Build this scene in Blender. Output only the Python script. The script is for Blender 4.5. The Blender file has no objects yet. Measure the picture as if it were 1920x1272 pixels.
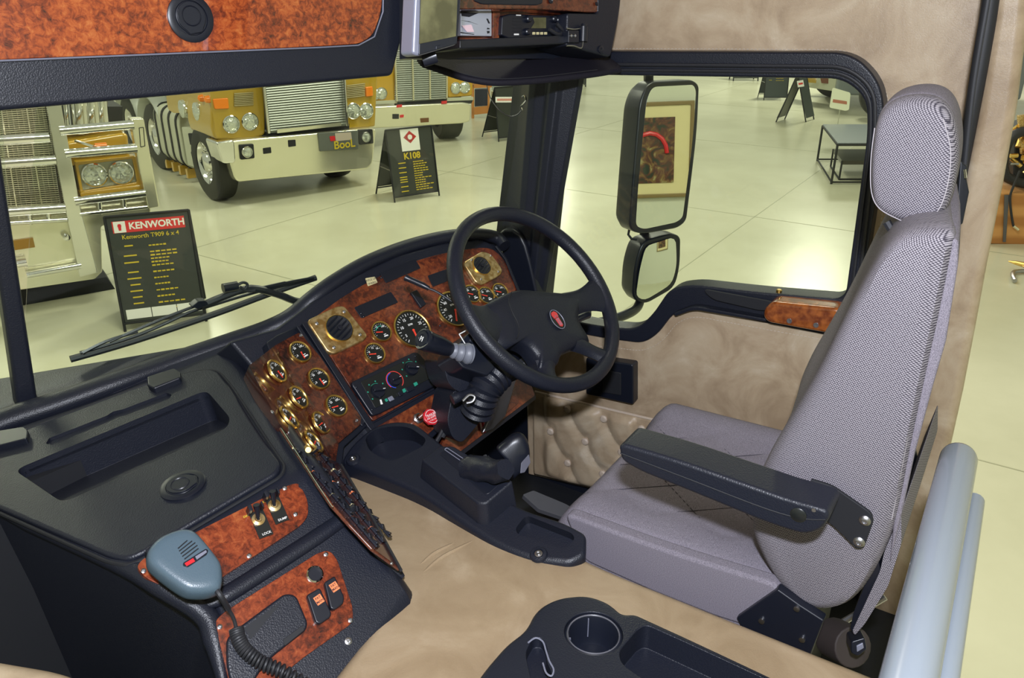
import bpy, bmesh, random
from math import *
from mathutils import Vector, Matrix
random.seed(4)
S = bpy.context.scene
COL = S.collection
# ---------------------------------------------------------------- camera
F = 1500.0
TH = radians(24); AZ = radians(57)
CAM = Vector((0, 0, 2.8))
DV = Vector((sin(AZ)*cos(TH), cos(AZ)*cos(TH), -sin(TH)))
RV = Vector((cos(AZ), -sin(AZ), 0))
UV = RV.cross(DV)
cd = bpy.data.cameras.new('camera'); cam = bpy.data.objects.new('camera', cd); COL.objects.link(cam)
cd.sensor_width = 36; cd.lens = F/1920*36; cd.clip_start = .02; cd.clip_end = 200
m = Matrix.Identity(4)
for i in range(3):
    m[i][0] = RV[i]; m[i][1] = UV[i]; m[i][2] = -DV[i]; m[i][3] = CAM[i]
cam.matrix_world = m
S.camera = cam
# ---------------------------------------------------------------- hall light, lamps, flash, exposure
W = bpy.data.worlds.new('hall'); S.world = W; W.use_nodes = True
bg = W.node_tree.nodes['Background']; bg.inputs[0].default_value = (.80, .81, .60, 1); bg.inputs[1].default_value = .56
S.view_settings.view_transform = 'Standard'; S.view_settings.look = 'None'
S.view_settings.gamma = 1; S.view_settings.use_curve_mapping = False; S.view_settings.exposure = 0.0
def lamp(name, loc, target, size, size_y, power, col):
    l = bpy.data.lights.new(name, 'AREA'); l.shape = 'RECTANGLE'; l.size = size; l.size_y = size_y
    l.energy = power; l.color = col
    o = bpy.data.objects.new(name, l); COL.objects.link(o); o.location = loc
    o.rotation_euler = (Vector(target)-Vector(loc)).to_track_quat('-Z', 'Y').to_euler()
    return o
lamp('camera_flash', (-.03, -.03, 3.05), (1.2, .8, 2.1), .07, .05, 40, (.86, .90, 1.0))
HALL = (1.0, .98, .80)
for (x, y) in ((31.5, 18.6), (24.2, 4.9), (14, 19), (10, 6), (3, 12), (3, 2), (9, -5)):
    lamp('hall_lamp', (x, y, 7.0), (x, y, 0), 2.4, 1.6, 780 if x > 20 else 380, HALL)
# ---------------------------------------------------------------- geometry helpers
def ray(x, y): return DV + RV*((x-960)/F) - UV*((y-636)/F)
def PX(x, y, v): d = ray(x, y); return CAM + d*((v-CAM.x)/d.x)
def PY(x, y, v): d = ray(x, y); return CAM + d*((v-CAM.y)/d.y)
def PZ(x, y, v): d = ray(x, y); return CAM + d*((v-CAM.z)/d.z)
def PD(x, y, v): return CAM + ray(x, y)*v
def N(yaw, el): yaw = radians(yaw); el = radians(el); return Vector((sin(yaw)*cos(el), -cos(yaw)*cos(el), sin(el)))
def PP(x, y, pl): d = ray(x, y); return CAM + d*((pl[0]-CAM).dot(pl[1])/d.dot(pl[1]))
def off(pl, h): return (pl[0]+pl[1]*h, pl[1])
def plane3(a, b, c):
    n = (b-a).cross(c-a).normalized()
    if n.dot(CAM-a) < 0: n = -n
    return (a, n)
def frame(p, n, up=Vector((0, 0, 1))):
    n = Vector(n).normalized(); x = up.cross(n).normalized(); y = n.cross(x)
    M = Matrix.Identity(4)
    for i in range(3): M[i][0] = x[i]; M[i][1] = y[i]; M[i][2] = n[i]; M[i][3] = p[i]
    return M
def rnd(pts, r, seg=5):
    out = []; n = len(pts)
    for i in range(n):
        rr = r[i] if isinstance(r, (list, tuple)) else r
        a, b, c = pts[i-1], pts[i], pts[(i+1) % n]
        if rr <= 0: out.append(b.copy()); continue
        l1 = (a-b).length; l2 = (c-b).length
        k = min(rr, l1*.48, l2*.48)
        p = b+(a-b)*(k/l1); q = b+(c-b)*(k/l2)
        for j in range(seg+1):
            t = j/seg; out.append(p*(1-t)**2+b*2*t*(1-t)+q*t*t)
    return out
def cat(pts, seg=6, closed=True):
    out = []; n = len(pts)
    rng = range(n) if closed else range(n-1)
    for i in rng:
        if closed: p0, p1, p2, p3 = pts[i-1], pts[i], pts[(i+1) % n], pts[(i+2) % n]
        else: p0, p1, p2, p3 = pts[max(i-1, 0)], pts[i], pts[i+1], pts[min(i+2, n-1)]
        for j in range(seg):
            t = j/seg
            out.append(.5*((2*p1)+(p2-p0)*t+(2*p0-5*p1+4*p2-p3)*t*t+(3*p1-p0-3*p2+p3)*t**3))
    if not closed: out.append(pts[-1].copy())
    return out
def tr(pl, *pts): return [PP(x, y, pl) for x, y in pts]
def area_n(pts):
    n = Vector()
    for i in range(len(pts)): n += pts[i-1].cross(pts[i])
    return n.normalized()
def mb(): return bmesh.new()
def prism(bm, pts, vec):
    """closed solid: polygon pts (in one plane) pushed by vec"""
    a = [bm.verts.new(p) for p in pts]; b = [bm.verts.new(p+vec) for p in pts]
    n = len(pts); flip = area_n(pts).dot(vec) > 0
    fs = [bm.faces.new(a), bm.faces.new(b[::-1])]
    for i in range(n):
        j = (i+1) % n; fs.append(bm.faces.new((a[j], a[i], b[i], b[j])))
    if flip:
        for f in fs: f.normal_flip()
    return fs
def box(bm, c, s, M=None):
    c = Vector(c); s = Vector(s)/2
    p = [Vector((c.x+sx*s.x, c.y+sy*s.y, c.z-s.z)) for sx, sy in ((-1, -1), (1, -1), (1, 1), (-1, 1))]
    v = Vector((0, 0, 2*s.z))
    if M: q = [M@x for x in p]; v = M.to_3x3()@v; p = q
    return prism(bm, p, v)
def tube(bm, path, r, seg=12, caps=True, flat=None):
    n = len(path); rings = []
    t0 = (path[1]-path[0]).normalized()
    up = Vector((0, 0, 1)) if abs(t0.z) < .9 else Vector((1, 0, 0))
    nx = t0.cross(up).normalized()
    for i, p in enumerate(path):
        t = (path[min(i+1, n-1)]-path[max(i-1, 0)]).normalized()
        nx = (nx-t*nx.dot(t)).normalized(); ny = t.cross(nx)
        rr = r[i] if isinstance(r, (list, tuple)) else r
        fl = flat or 1
        rings.append([bm.verts.new(p+nx*rr*cos(2*pi*k/seg)+ny*rr*fl*sin(2*pi*k/seg)) for k in range(seg)])
    for i in range(n-1):
        for k in range(seg):
            a, b = rings[i], rings[i+1]; l = (k+1) % seg
            bm.faces.new((a[k], a[l], b[l], b[k]))
    if caps: bm.faces.new(rings[0][::-1]); bm.faces.new(rings[-1])
def lathe(bm, prof, M=Matrix.Identity(4), seg=32):
    rings = []
    for r, z in prof:
        if r < 1e-6: rings.append([bm.verts.new(M@Vector((0, 0, z)))])
        else: rings.append([bm.verts.new(M@Vector((r*cos(2*pi*k/seg), r*sin(2*pi*k/seg), z))) for k in range(seg)])
    for a, b in zip(rings, rings[1:]):
        for k in range(seg):
            l = (k+1) % seg
            if len(a) == 1 and len(b) == 1: continue
            if len(a) == 1: bm.faces.new((a[0], b[l], b[k]))
            elif len(b) == 1: bm.faces.new((a[k], a[l], b[0]))
            else: bm.faces.new((a[k], a[l], b[l], b[k]))
def grid(bm, rows, thick=None, closed=False):
    V = [[bm.verts.new(p) for p in r] for r in rows]
    for i in range(len(V)-1):
        m = len(V[i])
        for j in range(m if closed else m-1):
            k = (j+1) % m
            bm.faces.new((V[i][j], V[i][k], V[i+1][k], V[i+1][j]))
    return V
def ring(bm, outer, inner, vec):
    n = len(outer); assert n == len(inner)
    L = [[bm.verts.new(p) for p in q] for q in (outer, inner, [p+vec for p in inner], [p+vec for p in outer])]
    for a, b in ((0, 1), (1, 2), (2, 3), (3, 0)):
        for i in range(n):
            j = (i+1) % n; bm.faces.new((L[a][i], L[a][j], L[b][j], L[b][i]))
def resample(pts, n):
    P = list(pts)+[pts[0]]; d = [0]
    for a, b in zip(P, P[1:]): d.append(d[-1]+(b-a).length)
    out = []; k = 0
    for i in range(n):
        s = d[-1]*i/n
        while d[k+1] < s: k += 1
        t = (s-d[k])/max(1e-9, d[k+1]-d[k]); out.append(P[k].lerp(P[k+1], t))
    return out
# ---------------------------------------------------------------- object helpers
BASE = {}
def tag(o, label=None, cat=None, group=None, kind=None):
    if label: o['label'] = label
    if cat: o['category'] = cat
    if group: o['group'] = group
    if kind: o['kind'] = kind
    return o
def thing(name, loc, label, cat, group=None, kind=None):
    o = bpy.data.objects.new(name, None); COL.objects.link(o); o.location = loc; o.empty_display_size = .05
    BASE[o] = Vector(loc); return tag(o, label, cat, group, kind)
def put(name, bm, mat, parent=None, bev=0, seg=3, smooth=True, label=None, local=False, M=None, ang=35, sub=0, base=None):
    """link a bmesh as ONE object; verts are in world space unless local"""
    bmesh.ops.recalc_face_normals(bm, faces=bm.faces)
    me = bpy.data.meshes.new(name)
    if not local:
        if parent is not None: b = BASE.get(parent, Vector())
        elif base is not None: b = Vector(base)
        else:
            xs = [v.co for v in bm.verts]
            b = Vector(((min(v.x for v in xs)+max(v.x for v in xs))/2, (min(v.y for v in xs)+max(v.y for v in xs))/2, min(v.z for v in xs)))
        bmesh.ops.translate(bm, verts=bm.verts, vec=-b)
    bm.to_mesh(me); bm.free()
    if smooth:
        for p in me.polygons: p.use_smooth = True
    for mm in (mat if isinstance(mat, (list, tuple)) else [mat]): me.materials.append(mm)
    o = bpy.data.objects.new(name, me); COL.objects.link(o)
    if parent is not None:
        o.parent = parent
        if not local: BASE[o] = b
        elif M is not None: o.matrix_basis = Matrix.Translation(-BASE[parent])@M
    elif not local: o.location = b; BASE[o] = b
    elif M is not None: o.matrix_basis = M
    if bev:
        md = o.modifiers.new('bevel', 'BEVEL'); md.width = bev; md.segments = seg; md.limit_method = 'ANGLE'; md.angle_limit = radians(ang)
        md.harden_normals = False; md.miter_outer = 'MITER_ARC'
    if sub:
        md = o.modifiers.new('subdivision', 'SUBSURF'); md.levels = sub; md.render_levels = sub
    if smooth and (bev or not sub):
        if bev:
            w = o.modifiers.new('normals', 'WEIGHTED_NORMAL'); w.keep_sharp = True; w.weight = 80
        else:
            me.set_sharp_from_angle(angle=radians(40))
    if label: o['label'] = label
    return o
def cut(o, bms, lip=.002):
    """subtract solids (world-space bmeshes) from object o, after its bevel"""
    tmp = []
    for md in list(o.modifiers):
        if md.type == 'WEIGHTED_NORMAL': o.modifiers.remove(md)
    b = BASE[o]
    for bm in bms:
        bmesh.ops.recalc_face_normals(bm, faces=bm.faces)
        bmesh.ops.translate(bm, verts=bm.verts, vec=-b)
        me = bpy.data.meshes.new('cut'); bm.to_mesh(me); bm.free()
        c = bpy.data.objects.new('cut', me); COL.objects.link(c); c.location = b
        md = o.modifiers.new('b', 'BOOLEAN'); md.operation = 'DIFFERENCE'; md.solver = 'EXACT'; md.object = c
        tmp.append(c)
    bpy.context.view_layer.update()
    dg = bpy.context.evaluated_depsgraph_get()
    me = bpy.data.meshes.new_from_object(o.evaluated_get(dg))
    o.modifiers.clear(); mats = list(o.data.materials); o.data = me
    if not me.materials:
        for x in mats: me.materials.append(x)
    for c in tmp:
        cm = c.data; bpy.data.objects.remove(c); bpy.data.meshes.remove(cm)
    for p in me.polygons: p.use_smooth = True
    if lip:
        md = o.modifiers.new('bevel', 'BEVEL'); md.width = lip; md.segments = 2; md.limit_method = 'ANGLE'; md.angle_limit = radians(50)
        w = o.modifiers.new('normals', 'WEIGHTED_NORMAL'); w.keep_sharp = True; w.weight = 80
    else: me.set_sharp_from_angle(angle=radians(40))
    return o
_tx = {}
def text(name, s, M, size, mat, parent=None, bold=.0, align='CENTER', ex=.0, label=None, local=False, sx=1.0):
    key = (s, bold, align, ex)
    if key not in _tx:
        c = bpy.data.curves.new('t', 'FONT'); c.body = s; c.align_x = align; c.align_y = 'CENTER'; c.offset = bold; c.extrude = ex
        c.resolution_u = 3
        t = bpy.data.objects.new('t', c); COL.objects.link(t); bpy.context.view_layer.update()
        me = bpy.data.meshes.new_from_object(t.evaluated_get(bpy.context.evaluated_depsgraph_get()))
        bpy.data.objects.remove(t); _tx[key] = me
    me = _tx[key].copy(); me.materials.clear(); me.materials.append(mat)
    me.transform(Matrix.Diagonal((size*sx, size, size, 1)))
    o = bpy.data.objects.new(name, me); COL.objects.link(o)
    if parent is not None:
        o.parent = parent
        o.matrix_basis = M if local else Matrix.Translation(-BASE[parent])@M
    else: o.matrix_basis = M
    if label: o['label'] = label
    return o
def copy_tree(o, parent=None):
    c = o.copy(); COL.objects.link(c); c.parent = parent
    if o in BASE: BASE[c] = BASE[o].copy()
    for ch in [x for x in bpy.data.objects if x.parent == o]: copy_tree(ch, c)
    return c
# ---------------------------------------------------------------- materials
def mat(name, col, rough=.5, metal=0, coat=0, spec=.5, nodes=None, emit=None, trans=0):
    m = bpy.data.materials.new(name); m.use_nodes = True; nt = m.node_tree; b = nt.nodes['Principled BSDF']
    b.inputs['Base Color'].default_value = (*col, 1); b.inputs['Roughness'].default_value = rough
    b.inputs['Metallic'].default_value = metal; b.inputs['Coat Weight'].default_value = coat
    b.inputs['Specular IOR Level'].default_value = spec
    if emit: b.inputs['Emission Color'].default_value = (*col, 1); b.inputs['Emission Strength'].default_value = emit
    if nodes: nodes(nt, b)
    return m
def nd(nt, t, **k):
    n = nt.nodes.new(t)
    for a, v in k.items():
        if a in n.inputs: n.inputs[a].default_value = v
        else: setattr(n, a, v)
    return n
def co(nt): return nd(nt, 'ShaderNodeTexCoord').outputs['Object']
def ramp(nt, src, stops):
    r = nt.nodes.new('ShaderNodeValToRGB'); e = r.color_ramp.elements
    while len(e) > 2: e.remove(e[-1])
    e[0].position, e[1].position = stops[0][0], stops[-1][0]
    e[0].color = (*stops[0][1], 1); e[1].color = (*stops[-1][1], 1)
    for p, c in stops[1:-1]: x = e.new(p); x.color = (*c, 1)
    nt.links.new(src, r.inputs[0]); return r.outputs[0]
def bump(nt, b, src, st, dist=.001):
    u = nt.nodes.new('ShaderNodeBump'); u.inputs['Strength'].default_value = st; u.inputs['Distance'].default_value = dist
    nt.links.new(src, u.inputs['Height']); nt.links.new(u.outputs[0], b.inputs['Normal']); return u
def leathergrain(scale, st, dist=.0006, mott=None):
    def f(nt, b):
        v = nd(nt, 'ShaderNodeTexVoronoi', Scale=scale); nt.links.new(co(nt), v.inputs['Vector'])
        bump(nt, b, v.outputs['Distance'], st, dist)
        if mott:
            n = nd(nt, 'ShaderNodeTexNoise', Scale=9.0, Detail=6.0); nt.links.new(co(nt), n.inputs['Vector'])
            nt.links.new(ramp(nt, n.outputs['Fac'], mott), b.inputs['Base Color'])
    return f
BLACK = mat('black_grained_plastic', (.010, .012, .021), .42, spec=.42, nodes=leathergrain(420, .5))
BLACKS = mat('black_smooth_plastic', (.008, .010, .018), .35)
DARK = mat('black_matt', (.008, .009, .013), .7)
NET = mat('black_rubber', (.018, .019, .024), .55)
GREYP = mat('grey_blue_plastic', (.075, .115, .15), .35, spec=.5, nodes=leathergrain(500, .2))
SILV = mat('silver_plastic', (.24, .25, .33), .35, metal=.3)
def burl(nt, b):
    n = nd(nt, 'ShaderNodeTexNoise', Scale=85.0, Detail=8.0, Roughness=.72, Distortion=.6); nt.links.new(co(nt), n.inputs['Vector'])
    n2 = nd(nt, 'ShaderNodeTexNoise', Scale=12.0, Detail=3.0); nt.links.new(co(nt), n2.inputs['Vector'])
    mx = nd(nt, 'ShaderNodeMath', operation='ADD'); nt.links.new(n.outputs['Fac'], mx.inputs[0])
    m2 = nd(nt, 'ShaderNodeMath', operation='MULTIPLY'); m2.inputs[1].default_value = .55; nt.links.new(n2.outputs['Fac'], m2.inputs[0]); nt.links.new(m2.outputs[0], mx.inputs[1])
    nt.links.new(ramp(nt, mx.outputs[0], BURLST), b.inputs['Base Color'])
BURLST = [(.58, (.018, .006, .006)), (.72, (.085, .018, .010)), (.84, (.17, .036, .013)), (1.0, (.26, .075, .025))]
BURL = mat('red_burl_veneer', (.2, .04, .01), .28, coat=.6, nodes=burl)
BURLST = [(.56, (.035, .008, .005)), (.70, (.19, .030, .009)), (.82, (.36, .070, .015)), (1.0, (.50, .16, .04))]
BURLO = mat('orange_burl_veneer', (.4, .08, .01), .25, coat=.6, nodes=burl)
BURLST = [(.58, (.012, .005, .005)), (.72, (.055, .013, .008)), (.84, (.10, .024, .011)), (1.0, (.16, .045, .018))]
BURLD = mat('dark_burl_veneer', (.1, .02, .01), .22, coat=.8, nodes=burl)
BURLST = [(.56, (.025, .007, .006)), (.70, (.12, .020, .009)), (.83, (.24, .042, .014)), (1.0, (.36, .10, .03))]
BURLM = mat('red_brown_burl_veneer', (.3, .05, .01), .25, coat=.5, nodes=burl)
WOODG = mat('varnished_wood', (.26, .062, .012), .22, coat=.8, nodes=lambda nt, b: (
    (lambda n: (nt.links.new(co(nt), n.inputs['Vector']), nt.links.new(ramp(nt, n.outputs['Fac'], [(.35, (.14, .028, .006)), (.7, (.38, .11, .02))]), b.inputs['Base Color'])))(nd(nt, 'ShaderNodeTexNoise', Scale=60.0, Detail=4.0))))
def tanlea(cols, crack=.6):
    def f(nt, b):
        n = nd(nt, 'ShaderNodeTexNoise', Scale=7.0, Detail=8.0, Roughness=.6, Distortion=.8); nt.links.new(co(nt), n.inputs['Vector'])
        nt.links.new(ramp(nt, n.outputs['Fac'], cols), b.inputs['Base Color'])
        w = nd(nt, 'ShaderNodeTexNoise', Scale=26.0, Detail=5.0, Distortion=2.5); nt.links.new(co(nt), w.inputs['Vector'])
        r = ramp(nt, w.outputs['Fac'], [(.47, (.12,)*3), (.495, (0,)*3), (.52, (.12,)*3)])
        v = nd(nt, 'ShaderNodeTexNoise', Scale=350.0, Detail=2.0); nt.links.new(co(nt), v.inputs['Vector'])
        a = nd(nt, 'ShaderNodeMath', operation='MULTIPLY_ADD'); nt.links.new(v.outputs['Fac'], a.inputs[0]); a.inputs[1].default_value = .3
        nt.links.new(r, a.inputs[2]); bump(nt, b, a.outputs[0], crack, .0012)
    return f
TAN = mat('tan_leather', (.45, .34, .24), .42, nodes=tanlea([(.34, (.33, .24, .155)), (.50, (.44, .335, .225)), (.60, (.50, .40, .28)), (.74, (.62, .53, .41))]))
TANB = mat('brown_tan_leather', (.40, .29, .17), .40, nodes=tanlea([(.34, (.28, .20, .12)), (.55, (.345, .255, .160)), (.70, (.41, .315, .21))], .7))
PIPE = mat('tan_piping', (.55, .45, .36), .5)
STITCH = mat('pale_thread', (.58, .52, .44), .7)
STITG = mat('grey_thread', (.40, .37, .40), .8)
def weave(nt, b):
    tc = co(nt); sp = nd(nt, 'ShaderNodeSeparateXYZ'); nt.links.new(tc, sp.inputs[0]); cb = nd(nt, 'ShaderNodeCombineXYZ')
    ad = nd(nt, 'ShaderNodeMath', operation='MULTIPLY_ADD'); nt.links.new(sp.outputs[0], ad.inputs[0]); ad.inputs[1].default_value = .7; nt.links.new(sp.outputs[1], ad.inputs[2])
    nt.links.new(ad.outputs[0], cb.inputs[0]); nt.links.new(sp.outputs[2], cb.inputs[1])
    mp = nd(nt, 'ShaderNodeMapping'); mp.inputs['Rotation'].default_value = (0, 0, radians(40)); nt.links.new(cb.outputs[0], mp.inputs['Vector'])
    v = nd(nt, 'ShaderNodeTexVoronoi', Scale=360.0, Randomness=.10); v.voronoi_dimensions = '2D'; nt.links.new(mp.outputs[0], v.inputs['Vector'])
    nt.links.new(ramp(nt, v.outputs['Distance'], [(.28, (.34, .315, .35)), (.50, (.045, .04, .055))]), b.inputs['Base Color'])
FABM = mat('grey_mesh_fabric', (.3, .28, .3), .85, spec=.2, nodes=weave)
def fine(nt, b):
    tc = co(nt); c = nd(nt, 'ShaderNodeTexNoise', Scale=900.0, Detail=1.0); nt.links.new(tc, c.inputs['Vector'])
    nt.links.new(ramp(nt, c.outputs['Fac'], [(.35, (.13, .118, .145)), (.65, (.28, .255, .30))]), b.inputs['Base Color'])
FAB = mat('grey_fabric', (.25, .23, .26), .9, spec=.15, nodes=fine)
THREAD = mat('dark_thread', (.05, .045, .06), .8)
BRASS = mat('brass', (.80, .55, .17), .30, metal=1)
BRASSW = mat('worn_brass', (.55, .38, .15), .36, metal=.85, nodes=lambda nt, b: (
    (lambda n: (nt.links.new(co(nt), n.inputs['Vector']), nt.links.new(ramp(nt, n.outputs['Fac'], [(.4, (.45, .27, .09)), (.6, (.75, .58, .30))]), b.inputs['Base Color'])))(nd(nt, 'ShaderNodeTexNoise', Scale=70.0, Detail=6.0))))
CHROME = mat('chrome', (.80, .80, .78), .08, metal=1)
STEEL = mat('brushed_steel', (.42, .42, .44), .35, metal=1)
ALU = mat('polished_aluminium', (.80, .78, .62), .22, metal=.75)
WHITE = mat('white_print', (.80, .80, .78), .6)
CREAM = mat('cream_label', (.62, .55, .30), .5)
YEL = mat('yellow_print', (.60, .45, .03), .6)
REDN = mat('red_needle', (.85, .06, .03), .5)
REDP = mat('red_plastic', (.62, .02, .03), .35)
ORANGE = mat('orange_plastic', (.95, .13, .04), .4)
ORL = mat('orange_label', (.85, .22, .08), .5)
GREENP = mat('green_print', (.02, .30, .20), .5)
BLUEP = mat('blue_print', (.03, .08, .65), .5)
REDL = mat('red_print', (.80, .06, .05), .5)
FACE = mat('black_dial', (.010, .012, .012), .35)
YPAINT = mat('mustard_paint', (.42, .27, .02), .2, coat=.6)
OPAINT = mat('amber_paint', (.52, .30, .015), .2, coat=.6)
WPAINT = mat('off_white_paint', (.46, .47, .37), .35)
LENS = mat('lamp_glass', (.62, .66, .60), .12, metal=.6, nodes=lambda nt, b: (
    (lambda n: (nt.links.new(co(nt), n.inputs['Vector']), bump(nt, b, n.outputs['Distance'], .8, .01)))(nd(nt, 'ShaderNodeTexVoronoi', Scale=30.0))))
AMBER = mat('amber_lens', (.85, .22, .01), .2)
TYRE = mat('tyre_rubber', (.012, .013, .012), .6)
SIGNB = mat('charcoal_board', (.035, .040, .036), .45)
SIGNR = mat('red_board', (.62, .03, .03), .5)
RAILM = mat('grey_gloss_paint', (.21, .24, .28), .25, coat=.4)
WALLM = mat('hall_wall_paint', (.62, .62, .52), .8)
PLY = mat('orange_plywood', (.50, .24, .07), .5, nodes=lambda nt, b: (
    (lambda n: (nt.links.new(co(nt), n.inputs['Vector']), nt.links.new(ramp(nt, n.outputs['Color'], [(.2, (.42, .18, .05)), (.8, (.60, .30, .10))]), b.inputs['Base Color'])))(nd(nt, 'ShaderNodeTexWave', Scale=1.2, Distortion=3.0, bands_direction='Z'))))
MIRROR = mat('mirror_glass', (.86, .90, .84), .0, metal=1)
SCREEN = mat('olive_screen', (.095, .092, .045), .6, spec=.2, nodes=lambda nt, b: (
    (lambda n: (nt.links.new(co(nt), n.inputs['Vector']), nt.links.new(ramp(nt, n.outputs['Fac'], [(.4, (.075, .072, .035)), (.65, (.15, .145, .07))]), b.inputs['Base Color'])))(nd(nt, 'ShaderNodeTexNoise', Scale=22.0, Detail=8.0))))
FRAMEW = mat('gilt_picture_frame', (.22, .15, .06), .4)
MATW = mat('cream_mount', (.72, .62, .36), .8)
def glassm(name, tint, rough=0.0):
    m = bpy.data.materials.new(name); m.use_nodes = True; nt = m.node_tree; nt.nodes.clear()
    o = nd(nt, 'ShaderNodeOutputMaterial'); t = nd(nt, 'ShaderNodeBsdfTransparent'); g = nd(nt, 'ShaderNodeBsdfGlossy'); fr = nd(nt, 'ShaderNodeFresnel', IOR=1.45); mx = nd(nt, 'ShaderNodeMixShader')
    t.inputs[0].default_value = (*tint, 1); g.inputs['Roughness'].default_value = rough
    ml = nd(nt, 'ShaderNodeMath', operation='MULTIPLY'); ml.inputs[1].default_value = .6; nt.links.new(fr.outputs[0], ml.inputs[0])
    nt.links.new(ml.outputs[0], mx.inputs[0]); nt.links.new(t.outputs[0], mx.inputs[1]); nt.links.new(g.outputs[0], mx.inputs[2]); nt.links.new(mx.outputs[0], o.inputs[0]); return m
GLASS = glassm('window_glass', (.93, .96, .92))
def floorm(nt, b):
    tc = co(nt)
    n = nd(nt, 'ShaderNodeTexNoise', Scale=.5, Detail=7.0, Roughness=.6); nt.links.new(tc, n.inputs['Vector'])
    nt.links.new(ramp(nt, n.outputs['Fac'], [(.35, (.49, .48, .35)), (.65, (.58, .57, .43))]), b.inputs['Base Color'])
    n2 = nd(nt, 'ShaderNodeTexNoise', Scale=.8, Detail=1.0); nt.links.new(tc, n2.inputs['Vector'])
    nt.links.new(ramp(nt, n2.outputs['Fac'], [(.2, (.22,)*3), (.8, (.27,)*3)]), b.inputs['Roughness'])
FLOOR = mat('polished_concrete', (.5, .5, .35), .18, spec=.5, nodes=floorm)
JOINT = mat('joint_filler', (.36, .36, .25), .5)
# ================================================================ structure: hall floor and cab shell
bm = mb(); prism(bm, [Vector((-15, -8, 0)), Vector((55, -8, 0)), Vector((55, 45, 0)), Vector((-15, 45, 0))], Vector((0, 0, -.1)))
tag(put('floor', bm, FLOOR, smooth=False), kind='structure')
bm = mb()
for k in range(-1, 9):
    a = Vector((5.3+k*5, -8, .001)); e = Vector((.012, 0, 0)); prism(bm, [a, a+e, a+e+Vector((0, 53, 0)), a+Vector((0, 53, 0))], Vector((0, 0, .001)))
for k in range(-1, 8):
    a = Vector((-15, 2.9+k*5, .001)); e = Vector((0, .012, 0)); prism(bm, [a, a+e, a+e+Vector((70, 0, 0)), a+Vector((70, 0, 0))], Vector((0, 0, .001)))
tag(put('trim_7', bm, JOINT, smooth=False), kind='structure')
DX = 1.85
WN = Vector((-.305, -.953, -.07)).normalized(); WIN = (Vector((.6, 1.62, 2.03)), WN)
# hall wall behind the truck, seen only in the mirrors
bm = mb(); box(bm, (4, -3.6, 3.2), (24, .2, 6.4)); tag(put('wall_back', bm, WALLM, smooth=False), kind='structure')
bm = mb(); box(bm, (.5, .72, 3.22), (2.9, 1.9, .06)); tag(put('unseen_roof', bm, TAN, smooth=False), kind='structure')  # cab roof out of view, added to shade the interior from hall light
# windscreen glass
bm = mb(); prism(bm, tr(WIN, (72, 130), (1010, 100), (965, 520), (40, 760)), -WN*.005); tag(put('window_1', bm, GLASS, smooth=False), kind='structure')
bm = mb(); prism(bm, tr(WIN, (-260, 130), (-2, 130), (40, 760), (-260, 900)), -WN*.005); tag(put('window_2', bm, GLASS, smooth=False), kind='structure')
# centre post
bm = mb(); prism(bm, tr(off(WIN, .03), (-62, 120), (-24, 120), (73, 762), (34, 775)), -WN*.05)
tag(put('trim_1', bm, BLACK, bev=.008), kind='structure')
# cab floor, firewall, driver side lower wall
bm = mb(); box(bm, (.9, .75, 1.32), (1.98, 1.5, .04)); tag(put('floor.001', bm, DARK, smooth=False), kind='structure')
bm = mb(); prism(bm, [Vector((-.1, 1.36, 1.32)), Vector((1.84, 1.36, 1.32)), Vector((1.84, 1.25, 2.0)), Vector((-.1, 1.40, 2.0))], Vector((0, .04, 0))); tag(put('wall_front', bm, DARK, smooth=False), kind='structure')
bm = mb(); box(bm, (1.925, .80, 1.56), (.10, 1.42, .52)); tag(put('wall_right', bm, BLACKS, smooth=False), kind='structure')
# tan upholstered side wall above and behind the door
PW = (Vector((DX+.035, 0, 0)), Vector((-1, 0, 0)))
inn = rnd(tr(PW, (1000, 104), (1588, 106), (1644, 172), (1646, 300), (1600, 560), (1560, 800), (1530, 1180)), [0, .11, .06, .1, .3, .3, 0], 8)
bm = mb(); prism(bm, tr(PW, (1000, -130), (1868, -130), (1846, 60), (1800, 330), (1722, 640), (1640, 980), (1600, 1180))+inn[::-1], Vector((.05, 0, 0)))
o = tag(put('wall_right.001', bm, TAN, bev=.004, seg=2), kind='structure')
def stitches(bm, path, step=.009, ln=.0055, r=.0007):
    d = 0; seg = []
    L = [0]
    for a, b in zip(path, path[1:]): L.append(L[-1]+(b-a).length)
    s = 0; k = 0
    while s+ln < L[-1]:
        pts = []
        for q in (s, s+ln):
            k = max(i for i in range(len(L)-1) if L[i] <= q); pts.append(path[k].lerp(path[k+1], (q-L[k])/max(1e-9, L[k+1]-L[k])))
        tube(bm, pts, r, 4); s += step
PWs = off(PW, .0008)
bm = mb(); stitches(bm, rnd(tr(PWs, (1100, 91), (1604, 93), (1667, 165), (1668, 300), (1640, 500)), [0, .12, .06, .1, 0], 8))
stitches(bm, cat(tr(PWs, (1843, 10), (1822, 160), (1795, 330), (1790, 420)), 6, False)); put('stitching', bm, STITCH, o)
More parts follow.
